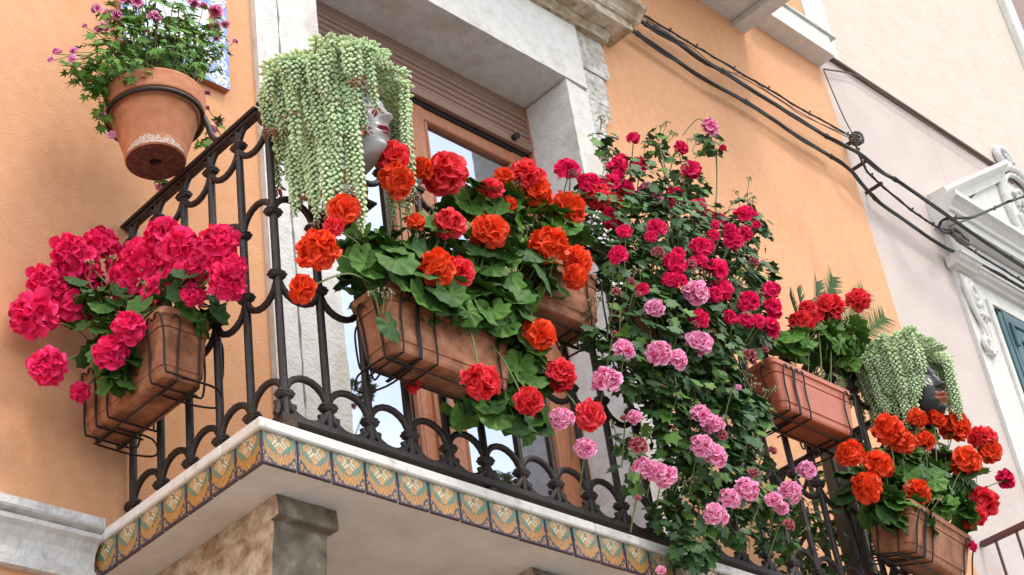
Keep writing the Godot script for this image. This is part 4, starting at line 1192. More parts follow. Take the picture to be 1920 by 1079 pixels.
func build_planters():
	var lab := {
		"T1": ["faded terracotta trough with hot pink geraniums, hung on the left side railing", "black wire cradle holding the trough on the left side railing"],
		"T2": ["brown shaded terracotta trough low on the front railing under big orange geraniums", "black wire cradle under the low trough left of centre on the front railing"],
		"T3": ["terracotta trough high on the front railing, mostly hidden between orange and pink geraniums", "wire cradle of the half hidden trough next to the trailing pink geranium"],
		"T4": ["clean bright terracotta trough with double groove, right of the trailing pink geranium", "wire cradle of the clean bright trough on the front railing"],
		"T5": ["turned terracotta trough low at the right end, below orange geraniums", "wire cradle of the low turned trough at the right end of the balcony"],
		"T6": ["terracotta trough buried behind the trailing pink geranium's leaves", "wire cradle buried behind the trailing pink geranium"],
	}
	for k in TROUGHS:
		var q: Array = TROUGHS[k]
		var t := thing("planter_trough", lab[k][0], "planter", q[0], "terracotta troughs hung on the railing")
		t.rotation_degrees = Vector3(15 if k == "T5" else 0, q[1], 0)
		part("trough_body", trough_mesh(q[2], q[3], q[4], M.new_terracotta if k == "T4" else M.terracotta), t)
		var w := thing("planter_holder", lab[k][1], "holder", q[0], "wire cradles of the troughs")
		w.rotation_degrees = t.rotation_degrees
		part("wire_cradle", cage_mesh(q[2], q[3], q[4]), w)
	# the round pot
	var p := thing("round_flower_pot", "round terracotta pot with whitish lime bloom at its base, above the left railing", "flower pot", POT)
	var mb := MB.new()
	lathe(mb, [[.094, .0], [.098, .004], [.103, .04]], Vector3.ZERO, 48)
	one("pot_foot", mb, M.pot_clay, p)
	mb = MB.new()
	var nz := noise(3.0, 88, 4)
	for k in 60:
		var a0 := deg_to_rad(62 + k * 2.4)
		var a1 := deg_to_rad(62 + (k + 1) * 2.4)
		var h0 := maxf(.002, (.03 + .022 * nz.get_noise_1d(a0 * 1.1) + .006 * nz.get_noise_1d(a0 * 6)) * (1.0 - pow((k / 30.0 - .85), 2)))
		var h1 := maxf(.002, (.03 + .022 * nz.get_noise_1d(a1 * 1.1) + .006 * nz.get_noise_1d(a1 * 6)) * (1.0 - pow(((k + 1) / 30.0 - .85), 2)))
		for lv in 3:
			var f0 := lv / 3.0
			var f1 := (lv + 1) / 3.0
			var q := []
			for e in [[a0, h0 * f0], [a1, h1 * f0], [a1, h1 * f1], [a0, h0 * f1]]:
				var y: float = .0045 + e[1]
				var rr := .0988 + (y - .004) * .1389 + (y - .04 if y > .04 else 0.0) * .145
				q.append(Vector3(cos(e[0]) * rr, y, sin(e[0]) * rr))
			mb.quad(q[0], q[1], q[2], q[3], Vector3(cos(a0), -.15, sin(a0)).normalized())
	one("lime_bloom", mb, M.lime, p)
	mb = MB.new()
	lathe(mb, [[.103, .0402], [.145, .188], [.147, .19], [.162, .193], [.164, .198], [.168, .255], [.166, .262], [.158, .264], [.152, .258], [.146, .2]], Vector3.ZERO, 48)
	one("pot_wall", mb, M.pot_clay, p)
	mb = MB.new()
	lathe(mb, [[.02, .014], [.02, .0], [.026, -.001], [.09, -.001], [.094, .0003]], Vector3.ZERO, 48)
	for k in mb.n.size(): mb.n[k] = mb.n[k] if absf(mb.n[k].y) < .5 else Vector3.DOWN
	var s := MB.new()
	lathe(s, [[.0005, .013], [.02, .013]], Vector3.ZERO, 24)
	part("pot_base", mesh_of([[mb, M.pot_base], [s, M.dark_gap]]), p, "dark base with a round drain hole")
	mb = MB.new()
	lathe(mb, [[.0005, .235], [.15, .235]], Vector3.ZERO, 32)
	one("soil", mb, M.soil, p)
	var hld := thing("pot_ring_holder", "black iron ring bracket carrying the round pot on the left rail", "holder", POT)
	mb = MB.new()
	var ring := PackedVector3Array()
	for k in 40: ring.append(Vector3(cos(TAU * k / 40) * .158, .178, sin(TAU * k / 40) * .158))
	tube(mb, ring, .0078, 10, true)
	one("ring", mb, M.iron, hld)
	mb = MB.new()
	tube(mb, curve([Vector3(.115, .176, .108), Vector3(.122, .12, .125), Vector3(.118, .06, .15), Vector3(.118, .025, .18), Vector3(.125, .012, .22)], 6), .0105, 9)
	box(mb, Vector3(.126, .006, .22), Vector3(.05, .012, .03), .003)
	one("arm", mb, M.iron, hld)

const POT := Vector3(0.004, 1.19, .355)

# ---------------------------------------------------------------- petals, flower heads, leaves
func petal(r2: RandomNumberGenerator, len: float, wid: float, ruffle: float, cup: float, c0: Color, c1: Color, edge := Color(-1, 0, 0)) -> MB:
	var rows := []
	var cols := []
	var ph := r2.randf() * TAU
	var nu := 4
	var nv := 4
	for i in nu + 1:
		var t := float(i) / nu
		var r := PackedVector3Array()
		var cc := PackedColorArray()
		var w := wid * (0.18 + 1.0 * pow(t, .6) - .28 * t * t)
		for j in nv + 1:
			var s := float(j) / nv * 2.0 - 1.0
			var y := len * t * (1.0 - .22 * s * s * t)
			var z := cup * t * t * len + .18 * wid * s * s * t + ruffle * t * t * sin(s * 4.2 + ph) * len
			r.append(Vector3(s * w * .5, y, z))
			var k := c0.lerp(c1, t)
			if edge.r >= 0.0: k = k.lerp(edge, smoothstep(.5, 1.0, t) * (.45 + .55 * absf(s)))
			cc.append(k)
		rows.append(r)
		cols.append(cc)
	var mb := MB.new()
	sheet(mb, rows, false, 1.0, cols)
	return mb

# floret facing +y, petals spread round it
func floret(r2: RandomNumberGenerator, size: float, rings: Array, c0: Color, c1: Color, edge: Color) -> MB:
	var mb := MB.new()
	for q in rings:   # [petals, tilt from the axis, length share]
		var off := r2.randf() * TAU
		for k in int(q[0]):
			var v := r2.randf_range(.72, 1.12)
			var a := c0 * v
			var b := c1 * v
			var e := edge if edge.r < 0.0 else edge * r2.randf_range(.9, 1.05)
			var pt := petal(r2, size * q[2] * r2.randf_range(.85, 1.12), size * q[2] * 1.1, .10, r2.randf_range(-.15, .25), a, b, e)
			var yaw: float = off + TAU * k / q[0] + r2.randf_range(-.2, .2)
			var bs := Basis(Vector3.UP, yaw) * Basis(Vector3.RIGHT, q[1] + r2.randf_range(-.2, .2))
			mb.add(pt, Transform3D(bs, Vector3(0, 0, 0)))
	return mb

# rounded umbel of unit radius, stalk coming from -y
func flower_head_mesh(sd: int, kind: int) -> ArrayMesh:
	var r2 := RandomNumberGenerator.new()
	r2.seed = 4000 + sd * 17 + kind * 131
	var pc: Array = PETALS[kind]
	var c0: Color = pc[0]
	var c1: Color = pc[1]
	var edge: Color = pc[2]
	var mb := MB.new()
	var st := MB.new()
	var n: int = pc[3]
	var fsz: float = pc[4]
	var low: float = pc[5]
	var rings: Array = pc[6]
	var variants := []
	for k in 5: variants.append(floret(r2, fsz, rings, c0, c1, edge))
	var buds := int(pc[7])
	for k in n:
		var y := 1.0 - (1.0 - low) * (k + .5) / n
		var a := k * 2.39996 + r2.randf_range(-.2, .2)
		var rr := sqrt(maxf(0, 1 - y * y))
		var d := Vector3(cos(a) * rr, y, sin(a) * rr).normalized()
		var p := d * r2.randf_range(.42, .60)
		p.y *= .92
		var ax := (d + Vector3(r2.randf_range(-.25, .25), r2.randf_range(-.1, .3), r2.randf_range(-.25, .25))).normalized()
		var e1 := ax.cross(Vector3(.31, .2, .9)).normalized()
		var bs := Basis(e1, ax, e1.cross(ax)) * Basis(Vector3.UP, r2.randf() * TAU)
		mb.add(variants[k % 5], Transform3D(bs.scaled_local(Vector3.ONE * r2.randf_range(.85, 1.15)), p))
		tube(st, PackedVector3Array([Vector3(0, -.3, 0), p * .55 + Vector3(0, -.12, 0), p]), .018, 4, false, Color(.16, .2, .05), false)
	for k in buds:
		var a := r2.randf() * TAU
		var p := Vector3(cos(a) * .5, r2.randf_range(-.45, -.15), sin(a) * .5)
		tube(st, PackedVector3Array([Vector3(0, -.2, 0), p * .7, p]), .02, 4, false, Color(.14, .2, .05), false)
		tube(st, PackedVector3Array([p, p + Vector3(0, -.04, 0), p + Vector3(.01, -.14, 0), p + Vector3(.01, -.18, 0)]), [.02, .055, .05, .01], 6, false, Color(.2, .16, .05), false)
	return mesh_of([[mb, M.petal], [st, M.stem]])

# base colour, outer colour, edge colour, florets, floret size, lowest floret, petal rings, buds
var PETALS := [
	[Color(.86, .008, .11), Color(1.0, .035, .185), Color(-1, 0, 0), 20, .66, -.5, [[5, 1.15, 1.0], [2, .75, .7]], 3],
	[Color(.9, .034, .006), Color(1.0, .095, .024), Color(-1, 0, 0), 11, .84, -.5, [[6, 1.25, 1.0], [4, .8, .85], [3, .35, .6]], 2],
	[Color(.66, .008, .012), Color(.92, .026, .03), Color(.95, .08, .11), 12, .78, -.5, [[6, 1.25, 1.0], [4, .75, .85], [3, .3, .6]], 2],
	[Color(.66, .005, .07), Color(.95, .022, .16), Color(-1, 0, 0), 9, .86, -.25, [[6, 1.15, 1.0], [4, .6, .75]], 3],
	[Color(.9, .04, .27), Color(1.0, .22, .5), Color(1.0, .66, .83), 15, .62, -.35, [[5, 1.0, 1.0], [3, .5, .7]], 3],
	[Color(.5, .012, .18), Color(.95, .3, .6), Color(1.0, .62, .84), 6, 1.0, .2, [[5, .95, 1.0]], 4],
	[Color(.28, .03, .04), Color(.5, .07, .11), Color(.65, .28, .3), 12, .52, -.3, [[4, .9, .9], [3, .5, .8]], 6],
]
const HEAD_SIZE := [1.12, .94, .96, .98, 1.12, .92, 1.0]
var head_meshes := {}

func flower(kind: int, r2: RandomNumberGenerator) -> ArrayMesh:
	var k := kind * 10 + r2.randi() % 4
	if not head_meshes.has(k): head_meshes[k] = flower_head_mesh(k % 10, kind)
	return head_meshes[k]

# round scalloped geranium leaf of unit radius in the xz plane, tip towards +z
func round_leaf(sd: int, base: Color) -> MB:
	var r2 := RandomNumberGenerator.new()
	r2.seed = sd
	var rows := []
	var cols := []
	var nr := 5
	var na := 36
	var cupk := r2.randf_range(-.22, .3)
	var fold := r2.randf_range(.04, .1)
	var ph := r2.randf() * TAU
	for i in nr + 1:
		var t := float(i) / nr
		var r := PackedVector3Array()
		var cc := PackedColorArray()
		for j in na + 1:
			var s := float(j) / na * 2.0 - 1.0
			var a := s * 2.85
			var lob := 1.0 + .075 * cos(a * 7.0 / 2.85 * PI) * t + .035 * cos(a * 21.0 / 2.85 * PI) * t * t
			var q := t * lob * (1.0 - .10 * absf(s))
			var y := cupk * t * t + fold * t * cos(a * 7.0 / 2.85 * PI) + .09 * t * t * sin(a * 2.0 + ph)
			r.append(Vector3(sin(a) * q, y, cos(a) * q + .12))
			var vein := .5 + .5 * cos(a * 7.0 / 2.85 * PI)
			var k := base.lerp(base * 1.45, .35 * pow(vein, 6.0) * (1.0 - t * .5))
			if t > .45 and t < .75: k = k * .82
			cc.append(k)
		rows.append(r)
		cols.append(cc)
	var mb := MB.new()
	sheet(mb, rows, false, 1.0, cols)
	return mb

# pointed ivy leaf, five lobes, cheap
func ivy_leaf(sd: int, base: Color, deep: float) -> MB:
	var r2 := RandomNumberGenerator.new()
	r2.seed = sd
	var out := PackedVector3Array()
	var lob := [[-2.5, .5], [-1.75, .72], [-1.3, .72 - deep], [-.85, .95], [-.42, .8 - deep], [0.0, 1.1], [.42, .8 - deep], [.85, .95], [1.3, .72 - deep], [1.75, .72], [2.5, .5]]
	var bend := r2.randf_range(-.25, .3)
	for q in lob:
		var a: float = q[0]
		var r: float = q[1] * r2.randf_range(.92, 1.06)
		out.append(Vector3(sin(a) * r, bend * r * r * .5 + r2.randf_range(-.05, .05), cos(a) * r + .2))
	var mb := MB.new()
	var c := Vector3(0, .1, .1)
	var nrm := PackedVector3Array()
	for p in out:
		nrm.append((Vector3(0, 1, 0) + Vector3(p.x, 0, p.z) * -bend * .8 + Vector3(r2.randf_range(-.15, .15), 0, r2.randf_range(-.15, .15))).normalized())
	for i in out.size() - 1:
		var k := base * r2.randf_range(.9, 1.12)
		# crease along each lobe's vein
		var m := (out[i] + out[i + 1]) * .5 * .55 + c * .45 + Vector3(0, -.035, 0)
		mb.tri(c, out[i], m, Vector3.UP, nrm[i], Vector3.UP, base * 1.25, k, k)
		mb.tri(m, out[i], out[i + 1], Vector3.UP, nrm[i], nrm[i + 1], k, k, k)
		mb.tri(c, m, out[i + 1], Vector3.UP, Vector3.UP, nrm[i + 1], base * 1.25, k, k)
	return mb

func leaf_basis(r2: RandomNumberGenerator, nrm: Vector3, outw: Vector3, s: float) -> Basis:
	var tip := outw + Vector3(r2.randf_range(-.5, .5), -.55 + r2.randf_range(-.3, .3), r2.randf_range(-.5, .5))
	tip = (tip - nrm * tip.dot(nrm)).normalized()
	var x := nrm.cross(tip).normalized()
	return Basis(x * s, nrm * s, tip * s)

func blob_spots(B: Array, r2: RandomNumberGenerator, share: float) -> Array:
	# [position, normal, outward] for leaves spread in the blobs, most near the skin
	var o := []
	for i in range(0, B.size(), 7):
		var c := Vector3(B[i], B[i + 1], B[i + 2])
		var rad := Vector3(B[i + 3], B[i + 4], B[i + 5])
		for k in int(B[i + 6] * share):
			var d := Vector3(r2.randfn(), r2.randfn(), r2.randfn()).normalized()
			var f := lerpf(.35, 1.08, pow(r2.randf(), .45))
			var p := c + rad * d * f
			var outw := (d / rad).normalized()
			var nrm := (outw * .55 + Vector3(-.05, .55, .5) + Vector3(r2.randfn(), r2.randfn(), r2.randfn()) * .28).normalized()
			o.append([p, nrm, outw])
	return o

func stalks(pl: Node3D, Hs: Array, q: Array, r2: RandomNumberGenerator):
	var thin := []
	for i in 15: thin.append(q[5] if q.size() > 5 else .0029)
	for i in range(0, Hs.size(), 5):
		var p := Vector3(Hs[i], Hs[i + 1], Hs[i + 2])
		var r: float = Hs[i + 3]
		var kind := int(Hs[i + 4])
		var along := Basis(Vector3.UP, deg_to_rad(q[1]))
		var local: Vector3 = along.inverse() * (p - q[0])
		var bx := clampf(local.x * .75 + r2.randf_range(-.06, .06), -q[2] * .4, q[2] * .4)
		var b: Vector3 = q[0] + along * Vector3(bx, q[4] * .95, r2.randf_range(-.03, .04))
		if q.size() > 6:
			b = p + Vector3(r2.randf_range(-.06, .06) + (q[0].x - p.x) * .12, r2.randf_range(-.11, -.03), r2.randf_range(-.13, -.07))
		elif q.size() > 5 and p.y < q[0].y + .25:
			var side := Vector3(p.x - q[0].x, 0, p.z - q[0].z).normalized()
			b = q[0] + side * .16 + Vector3(0, .262, 0)
		# a head's axis: from the plant outwards and up
		var ax := ((p - b).normalized() * .7 + Vector3(-.1, .5, .45) + Vector3(r2.randfn(), r2.randfn(), r2.randfn()) * .15).normalized()
		var e1 := ax.cross(Vector3(.3, .1, .9)).normalized()
		var f := part("flower_head", flower(kind, r2), pl)
		f.transform = Transform3D((Basis(e1, ax, e1.cross(ax)) * Basis(Vector3.UP, r2.randf() * TAU)).scaled_local(Vector3.ONE * r * HEAD_SIZE[kind]), p - ax * r * .08)
		var mb := MB.new()
		var mid := b.lerp(p, .5) + Vector3(0, .05, .02)
		tube(mb, curve([b, mid, p - ax * r * .35], 7), thin, 5, false, Color(.13, .19, .05), false)
		one("stalk", mb, M.stem, pl)

var leaf_cache := {}

func geranium(key: String, label: String, Hs: Array, B: Array, lr: Array, greens: Array, sd: int):
	var q: Array = TROUGHS[key]
	var pl := thing("geranium", label, "geranium", Vector3.ZERO, "zonal geraniums in the troughs")
	var r2 := RandomNumberGenerator.new()
	r2.seed = sd
	var pm := MB.new()
	for s in blob_spots(B, r2, 1.0):
		var g := r2.randi() % greens.size()
		var k := "%s_%d_%d" % [str(greens[g]), g, r2.randi() % 4]
		if not leaf_cache.has(k): leaf_cache[k] = mesh_of([[round_leaf(hash(k) % 10000, greens[g]), M.leaf]])
		var lf := part("leaf", leaf_cache[k], pl)
		var sz := r2.randf_range(lr[0], lr[1])
		lf.transform = Transform3D(leaf_basis(r2, s[1], s[2], sz), s[0])
		# leaf stalk back into the plant
		var base: Vector3 = q[0] + Vector3(0, q[4] * .95, 0)
		var e: Vector3 = s[0].lerp(Vector3(lerpf(s[0].x, base.x, .25), base.y + .05, lerpf(s[0].z, base.z, .6)), .3)
		tube(pm, curve([s[0], s[0].lerp(e, .5) + Vector3(0, -.01, 0), e], 3), .0022, 4, false, Color(.12, .2, .05), false)
	var st := one("leaf_stalks", pm, M.stem, pl)
	st.set_meta("kind", "stuff")
	stalks(pl, Hs, q, r2)
	buds(pl, B, r2, 7)

func small_leaf_plant(pl: Node3D, B: Array, sd: int, sizes: Array, greens: Array, deep: float, own: int, m: Material):
	var r2 := RandomNumberGenerator.new()
	r2.seed = sd
	var vs := []
	for g in greens:
		for k in 3: vs.append(ivy_leaf(sd + k * 31 + vs.size(), g, deep))
	var ms := []
	for v in vs: ms.append(mesh_of([[v, m]]))
	var spots := blob_spots(B, r2, 1.35 if own == 300 else 1.0)
	# the leaves turned most to the street come first: these are single parts
	spots.sort_custom(func(a, b): return a[0].z + a[2].z * .05 > b[0].z + b[2].z * .05)
	var rest := MB.new()
	for i in spots.size():
		var s: Array = spots[i]
		var k := r2.randi() % vs.size()
		var t := Transform3D(leaf_basis(r2, s[1], s[2], r2.randf_range(sizes[0], sizes[1])), s[0])
		if i < own:
			var lf := part("leaf", ms[k], pl)
			lf.transform = t
		else:
			rest.add(vs[k], t)
	if rest.v.size():
		var o := one("foliage", rest, m, pl)
		o.set_meta("kind", "stuff")
	return spots

func build_plants():
	var G1 := Color(.06, .145, .024)
	var G2 := Color(.085, .195, .032)
	var G3 := Color(.042, .10, .025)
	geranium("T1", "hot pink geranium with dense flower heads in the left side trough", H_T1, B_T1, [.034, .05], [G3, G1, Color(.06, .14, .025)], 101)
	geranium("T2", "orange and scarlet double geranium spilling low, left of centre", H_T2, B_T2, [.046, .07], [G1, G3, G2], 102)
	geranium("T3", "tall orange and scarlet geranium in front of the door glass", H_T3, B_T3, [.046, .066], [G2, Color(.11, .24, .03), G1], 103)
	geranium("T4", "small scarlet geranium in the clean bright trough", H_T4, B_T4, [.042, .06], [G2, Color(.1, .22, .028), G1], 104)
	geranium("T5", "bushy orange red geranium at the right end of the balcony", H_T5, B_T5, [.046, .068], [G1, G3, G2], 105)
	var iv := thing("trailing_geranium", "large trailing ivy geranium with magenta heads above and pale pink heads below", "geranium")
	var spots: Array = small_leaf_plant(iv, B_IV, 201, [.019, .042], [Color(.035, .085, .028), Color(.05, .115, .03), Color(.07, .13, .055), Color(.095, .205, .035), Color(.045, .11, .035)], .12, 300, M.ivy_leaf)
	var r2 := RandomNumberGenerator.new()
	r2.seed = 77
	stalks(iv, H_IV, TROUGHS["T6"] + [.0024, 1], r2)
	# woody trailing stems from the trough through the leaves
	var mb := MB.new()
	for i in range(0, spots.size(), 60):
		var p: Vector3 = spots[i][0]
		var b := Vector3(clampf(p.x * .6 + 1.86 * .4, 1.64, 2.08), .90, .89)
		tube(mb, curve([b, b.lerp(p, .35) + Vector3(0, .09, .03), b.lerp(p, .75) + Vector3(0, .03, .02), p], 5), .0035, 5, false, Color(.1, .13, .05), false)
	var ws := one("trailing_stems", mb, M.stem, iv)
	ws.set_meta("kind", "stuff")
	buds(iv, B_IV, r2, 60)
	# round pot's small geranium
	var rp := thing("pot_geranium", "loose small leaved geranium with lilac pink flowers in the round pot", "geranium")
	spots = small_leaf_plant(rp, B_RP, 301, [.02, .034], [Color(.065, .15, .022), Color(.09, .2, .03), Color(.12, .25, .035)], .34, 280, M.leaf)
	stalks(rp, H_RP, [POT, 0.0, .2, .235, .245, .0015], r2)
	mb = MB.new()
	for i in range(0, spots.size(), 9):
		var p: Vector3 = spots[i][0]
		var b := POT + Vector3(clampf((p.x - POT.x) * .5, -.1, .1), .235, clampf((p.z - POT.z) * .5, -.1, .1))
		tube(mb, curve([b, b.lerp(p, .5) + Vector3(0, .03, 0), p], 4), .0022, 4, false, Color(.09, .1, .035), false)
	ws = one("twigs", mb, M.stem, rp)
	ws.set_meta("kind", "stuff")
	# green plant inside the balcony
	var gb := thing("green_climber", "dark leafy green plant growing behind the front railing, lower right", "plant")
	small_leaf_plant(gb, B_GB, 401, [.02, .04], [Color(.035, .085, .02), Color(.05, .115, .025), Color(.08, .16, .03)], .12, 120, M.leaf)
	for k in 7:
		mb = MB.new()
		var b := Vector3(3.1 + k * .1, .0, .42)
		tube(mb, curve([b, b + Vector3(r2.randf_range(-.1, .1), .3, .02), b + Vector3(r2.randf_range(-.3, .1), .7, r2.randf_range(-.1, .1))], 5), .006, 5, false, Color(.08, .07, .03))
		one("stem", mb, M.stem, gb)
	# cycad behind the clean trough
	cycad()

func buds(pl: Node3D, B: Array, r2: RandomNumberGenerator, n: int):
	var mb := MB.new()
	for k in n:
		var i := (r2.randi() % (B.size() / 7)) * 7
		var d := Vector3(r2.randfn(), absf(r2.randfn()), absf(r2.randfn())).normalized()
		var p := Vector3(B[i], B[i + 1], B[i + 2]) + Vector3(B[i + 3], B[i + 4], B[i + 5]) * d * 1.05
		var top := p + (d * .6 + Vector3(0, .6, .3)).normalized() * r2.randf_range(.04, .08)
		tube(mb, PackedVector3Array([p, p.lerp(top, .6) + Vector3(.004, 0, 0), top]), .0018, 4, false, Color(.14, .2, .06), false)
		for j in 7:
			var e := top + Vector3(r2.randf_range(-1, 1), r2.randf_range(-.8, .6), r2.randf_range(-1, 1)) * .014
			tube(mb, PackedVector3Array([top, e]), .0012, 3, false, Color(.16, .24, .08), false)
			tube(mb, PackedVector3Array([e, e + Vector3(0, -.003, .001), e + Vector3(0, -.009, .002)]), [.0015, .004, .001], 5, false, Color(.2, .26, .1).lerp(Color(.5, .06, .1), r2.randf() * .5), false)
	var o := one("bud_clusters", mb, M.stem, pl)
	o.set_meta("kind", "stuff")

func cycad():
	var t := thing("cycad", "spiky cycad palm with stiff feather fronds behind the clean trough", "palm", Vector3(3.28, 0, .55))
	var mb := MB.new()
	tube(mb, PackedVector3Array([Vector3(0, 0, 0), Vector3(.01, .5, 0), Vector3(0, 1.12, .02)]), [.07, .06, .05], 10, false, Color(.08, .055, .03))
	one("trunk", mb, M.stem, t)
	var b := Vector3(.0, 1.12, .04)
	for q in [Vector3(.57, .645, .15), Vector3(.5, .78, .12), Vector3(.17, .72, .16), Vector3(.0, .62, .17), Vector3(-.24, .47, .16), Vector3(-.13, .55, .14), Vector3(.5, .35, .1), Vector3(-.35, .3, .0), Vector3(.3, .5, -.3)]:
		mb = MB.new()
		var tip := b + Vector3(q.x, q.y - .02, q.z - .04) * .97 + Vector3(0, -.0, 0)
		tip = Vector3(q.x, q.y + 1.12, q.z)
		var path := curve([b, b.lerp(tip, .5) + Vector3(0, .07, .0), tip], 14)
		tube(mb, path, .004, 5, false, Color(.1, .12, .035), false)
		for i in range(5, path.size() - 1):
			var d := (path[i + 1] - path[i]).normalized()
			var side := d.cross(Vector3(.2, .3, .9)).normalized()
			var up := side.cross(d).normalized()
			var k := 1.0 - absf(i / float(path.size()) - .6) * 1.1
			for s in [-1.0, 1.0]:
				for h in 2:
					var p0 := path[i].lerp(path[i + 1], h * .5)
					var e: Vector3 = p0 + (side * s * 1.0 + d * .62 + up * .2 + Vector3(sin(i * 3.1 + h), cos(i * 2.3), 0) * .12).normalized() * .12 * k
					var w := d * .007
					mb.flat(p0 - w, p0 + w, e, up, Color(.04, .10, .02))
		one("frond", mb, M.leaf, t)

# ---------------------------------------------------------------- head planters with stonecrop
func face_head(dark: bool) -> MB:
	# a life-size ceramic head facing +z, centre of the skull at the origin, open at the top
	var rows := []
	var cols := []
	var nv := 90
	var nu := 96
	var skin := Color(.012, .010, .010) if dark else Color(.4, .4, .405)
	var lip := Color(.28, .075, .03) if dark else Color(.16, .008, .02)
	var brow := Color(.006, .005, .005) if dark else Color(.13, .10, .09)
	for i in nv + 1:
		var t := float(i) / nv
		var y := lerpf(.15, -.25, t)
		var r := PackedVector3Array()
		var cc := PackedColorArray()
		for j in nu:
			var a := TAU * j / nu          # 0 = front (+z)
			# skull and jaw half widths at this height
			var hx: float
			var hz: float
			if y > -.03:
				var k := clampf((y + .03) / .22, 0, 1)
				hx = .118 * sqrt(1 - k * k * .75)
				hz = .145 * sqrt(1 - k * k * .75)
			elif y > -.165:
				var k := (-.03 - y) / .135
				hx = lerpf(.118, .062, k * k * .75 + k * .25)
				hz = lerpf(.145, .085, k * k)
			else:
				var k := clampf((-.165 - y) / .05, 0, 1)
				hx = lerpf(.062, .062, k)
				hz = lerpf(.085, .066, k)
			var p := Vector3(sin(a) * hx, y, cos(a) * hz)
			var front := maxf(0.0, cos(a))
			if y <= -.03 and y > -.18:
				# the jaw pushes forward, the nape draws in
				var k := clampf((-.03 - y) / .1, 0, 1)
				p.z += .045 * k * pow(front, 2.0) - .0 * (1 - front)
			if y <= -.165:
				# neck under the chin
				var k := smoothstep(-.165, -.19, y)
				p.z = lerpf(p.z, cos(a) * .06 - .012, k)
				p.x = lerpf(p.x, sin(a) * .062, k)
			var x := p.x
			var wide := 1.25 if dark else 1.0
			# features
			var d := 0.0
			var f2 := smoothstep(.25, .7, front)
			# brow ridge and sockets
			d += .010 * exp(-pow((y - .035) / .016, 2)) * exp(-pow((absf(x) - .035) / .035, 2))
			d -= .016 * exp(-pow((y - .008) / .020, 2)) * exp(-pow((absf(x) - .040) / .024, 2))
			# eyeballs
			d += .011 * exp(-pow((y - .006) / .011, 2)) * exp(-pow((absf(x) - .040) / .016, 2))
			# cheeks
			d += .009 * exp(-pow((y + .045) / .03, 2)) * exp(-pow((absf(x) - .058) / .025, 2))
			# nose: ridge growing to the tip, wings
			if y < .03 and y > -.075:
				var nt := clampf((.03 - y) / .085, 0, 1)
				var prof := lerpf(.006, .04, pow(nt, 1.15)) * (1.0 - smoothstep(.9, 1.12, (.03 - y) / .085))
				d += prof * exp(-pow(x / ((.009 + .008 * nt) * wide), 2))
				d += .015 * exp(-pow((y + .052) / .010, 2)) * exp(-pow((absf(x) - .015 * wide) / (.008 * wide), 2))
			# lips
			var lx := exp(-pow(x / (.030 * wide), 4))
			var full := 1.7 if dark else 1.0
			d += .012 * full * exp(-pow((y + .090) / .0075, 2)) * exp(-pow(x / .024, 2))
			d += .013 * full * exp(-pow((y + .112) / .0085, 2)) * exp(-pow(x / .021, 2))
			d -= .010 * exp(-pow((y + .1005) / .0035, 2)) * lx
			# hollow under the lip, chin
			d -= .008 * exp(-pow((y + .130) / .009, 2)) * exp(-pow(x / .025, 2))
			d += .014 * exp(-pow((y + .150) / .014, 2)) * exp(-pow(x / .024, 2))
			p.z += d * f2
			# colours
			var c := skin
			if f2 > .1:
				var up := -.0905 + .006 * exp(-pow((absf(x) - .008) / .006, 2)) - .004 * exp(-pow(x / .004, 2))
				if absf(x) < .031 * wide:
					var taper := 1.0 - pow(absf(x) / (.031 * wide), 2.0)
					if y < up + .009 * taper * full and y > -.1005: c = lip
					if y <= -.1005 and y > -.1005 - .020 * taper * full: c = lip
				var bl := .036 + .010 * (1.0 - pow((absf(x) - .035) / .03, 2))
				if absf(y - bl) < .0035 and absf(absf(x) - .038) < .028: c = brow
				if Vector2((absf(x) - .040) / .019, (y - .006) / .0085).length() < 1.0:
					c = Color(.16, .13, .1) if dark else Color(.5, .48, .45)
					if Vector2(absf(x) - .041, y - .006).length() < .0072: c = Color(.02, .015, .012)
				elif Vector2((absf(x) - .040) / .022, (y - .007) / .0115).length() < 1.0: c = brow
			r.append(p)
			cc.append(c)
		rows.append(r)
		cols.append(cc)
	var mb := MB.new()
	sheet(mb, rows, true, -1.0, cols)
	# ears
	for s in [-1.0, 1.0]:
		var er := PackedVector3Array()
		for k in 13:
			var a := TAU * k / 12
			er.append(Vector3(s * (.12 + .006 * sin(a)), -.012 + sin(a) * .032, -.012 + cos(a) * .016))
		tube(mb, er, .007, 6, false, skin)
	return mb

func bead() -> MB:
	# fleshy leaf along +y, unit length
	var rows := []
	var pr := [[.0, .03], [.18, .16], [.5, .25], [.78, .21], [.94, .1], [1.0, .005]]
	for q in pr:
		var r := PackedVector3Array()
		for k in 5:
			var a := TAU * k / 5
			r.append(Vector3(cos(a) * q[1], q[0], sin(a) * q[1] * .8))
		rows.append(r)
	var mb := MB.new()
	sheet(mb, rows, true, 1.0)
	return mb

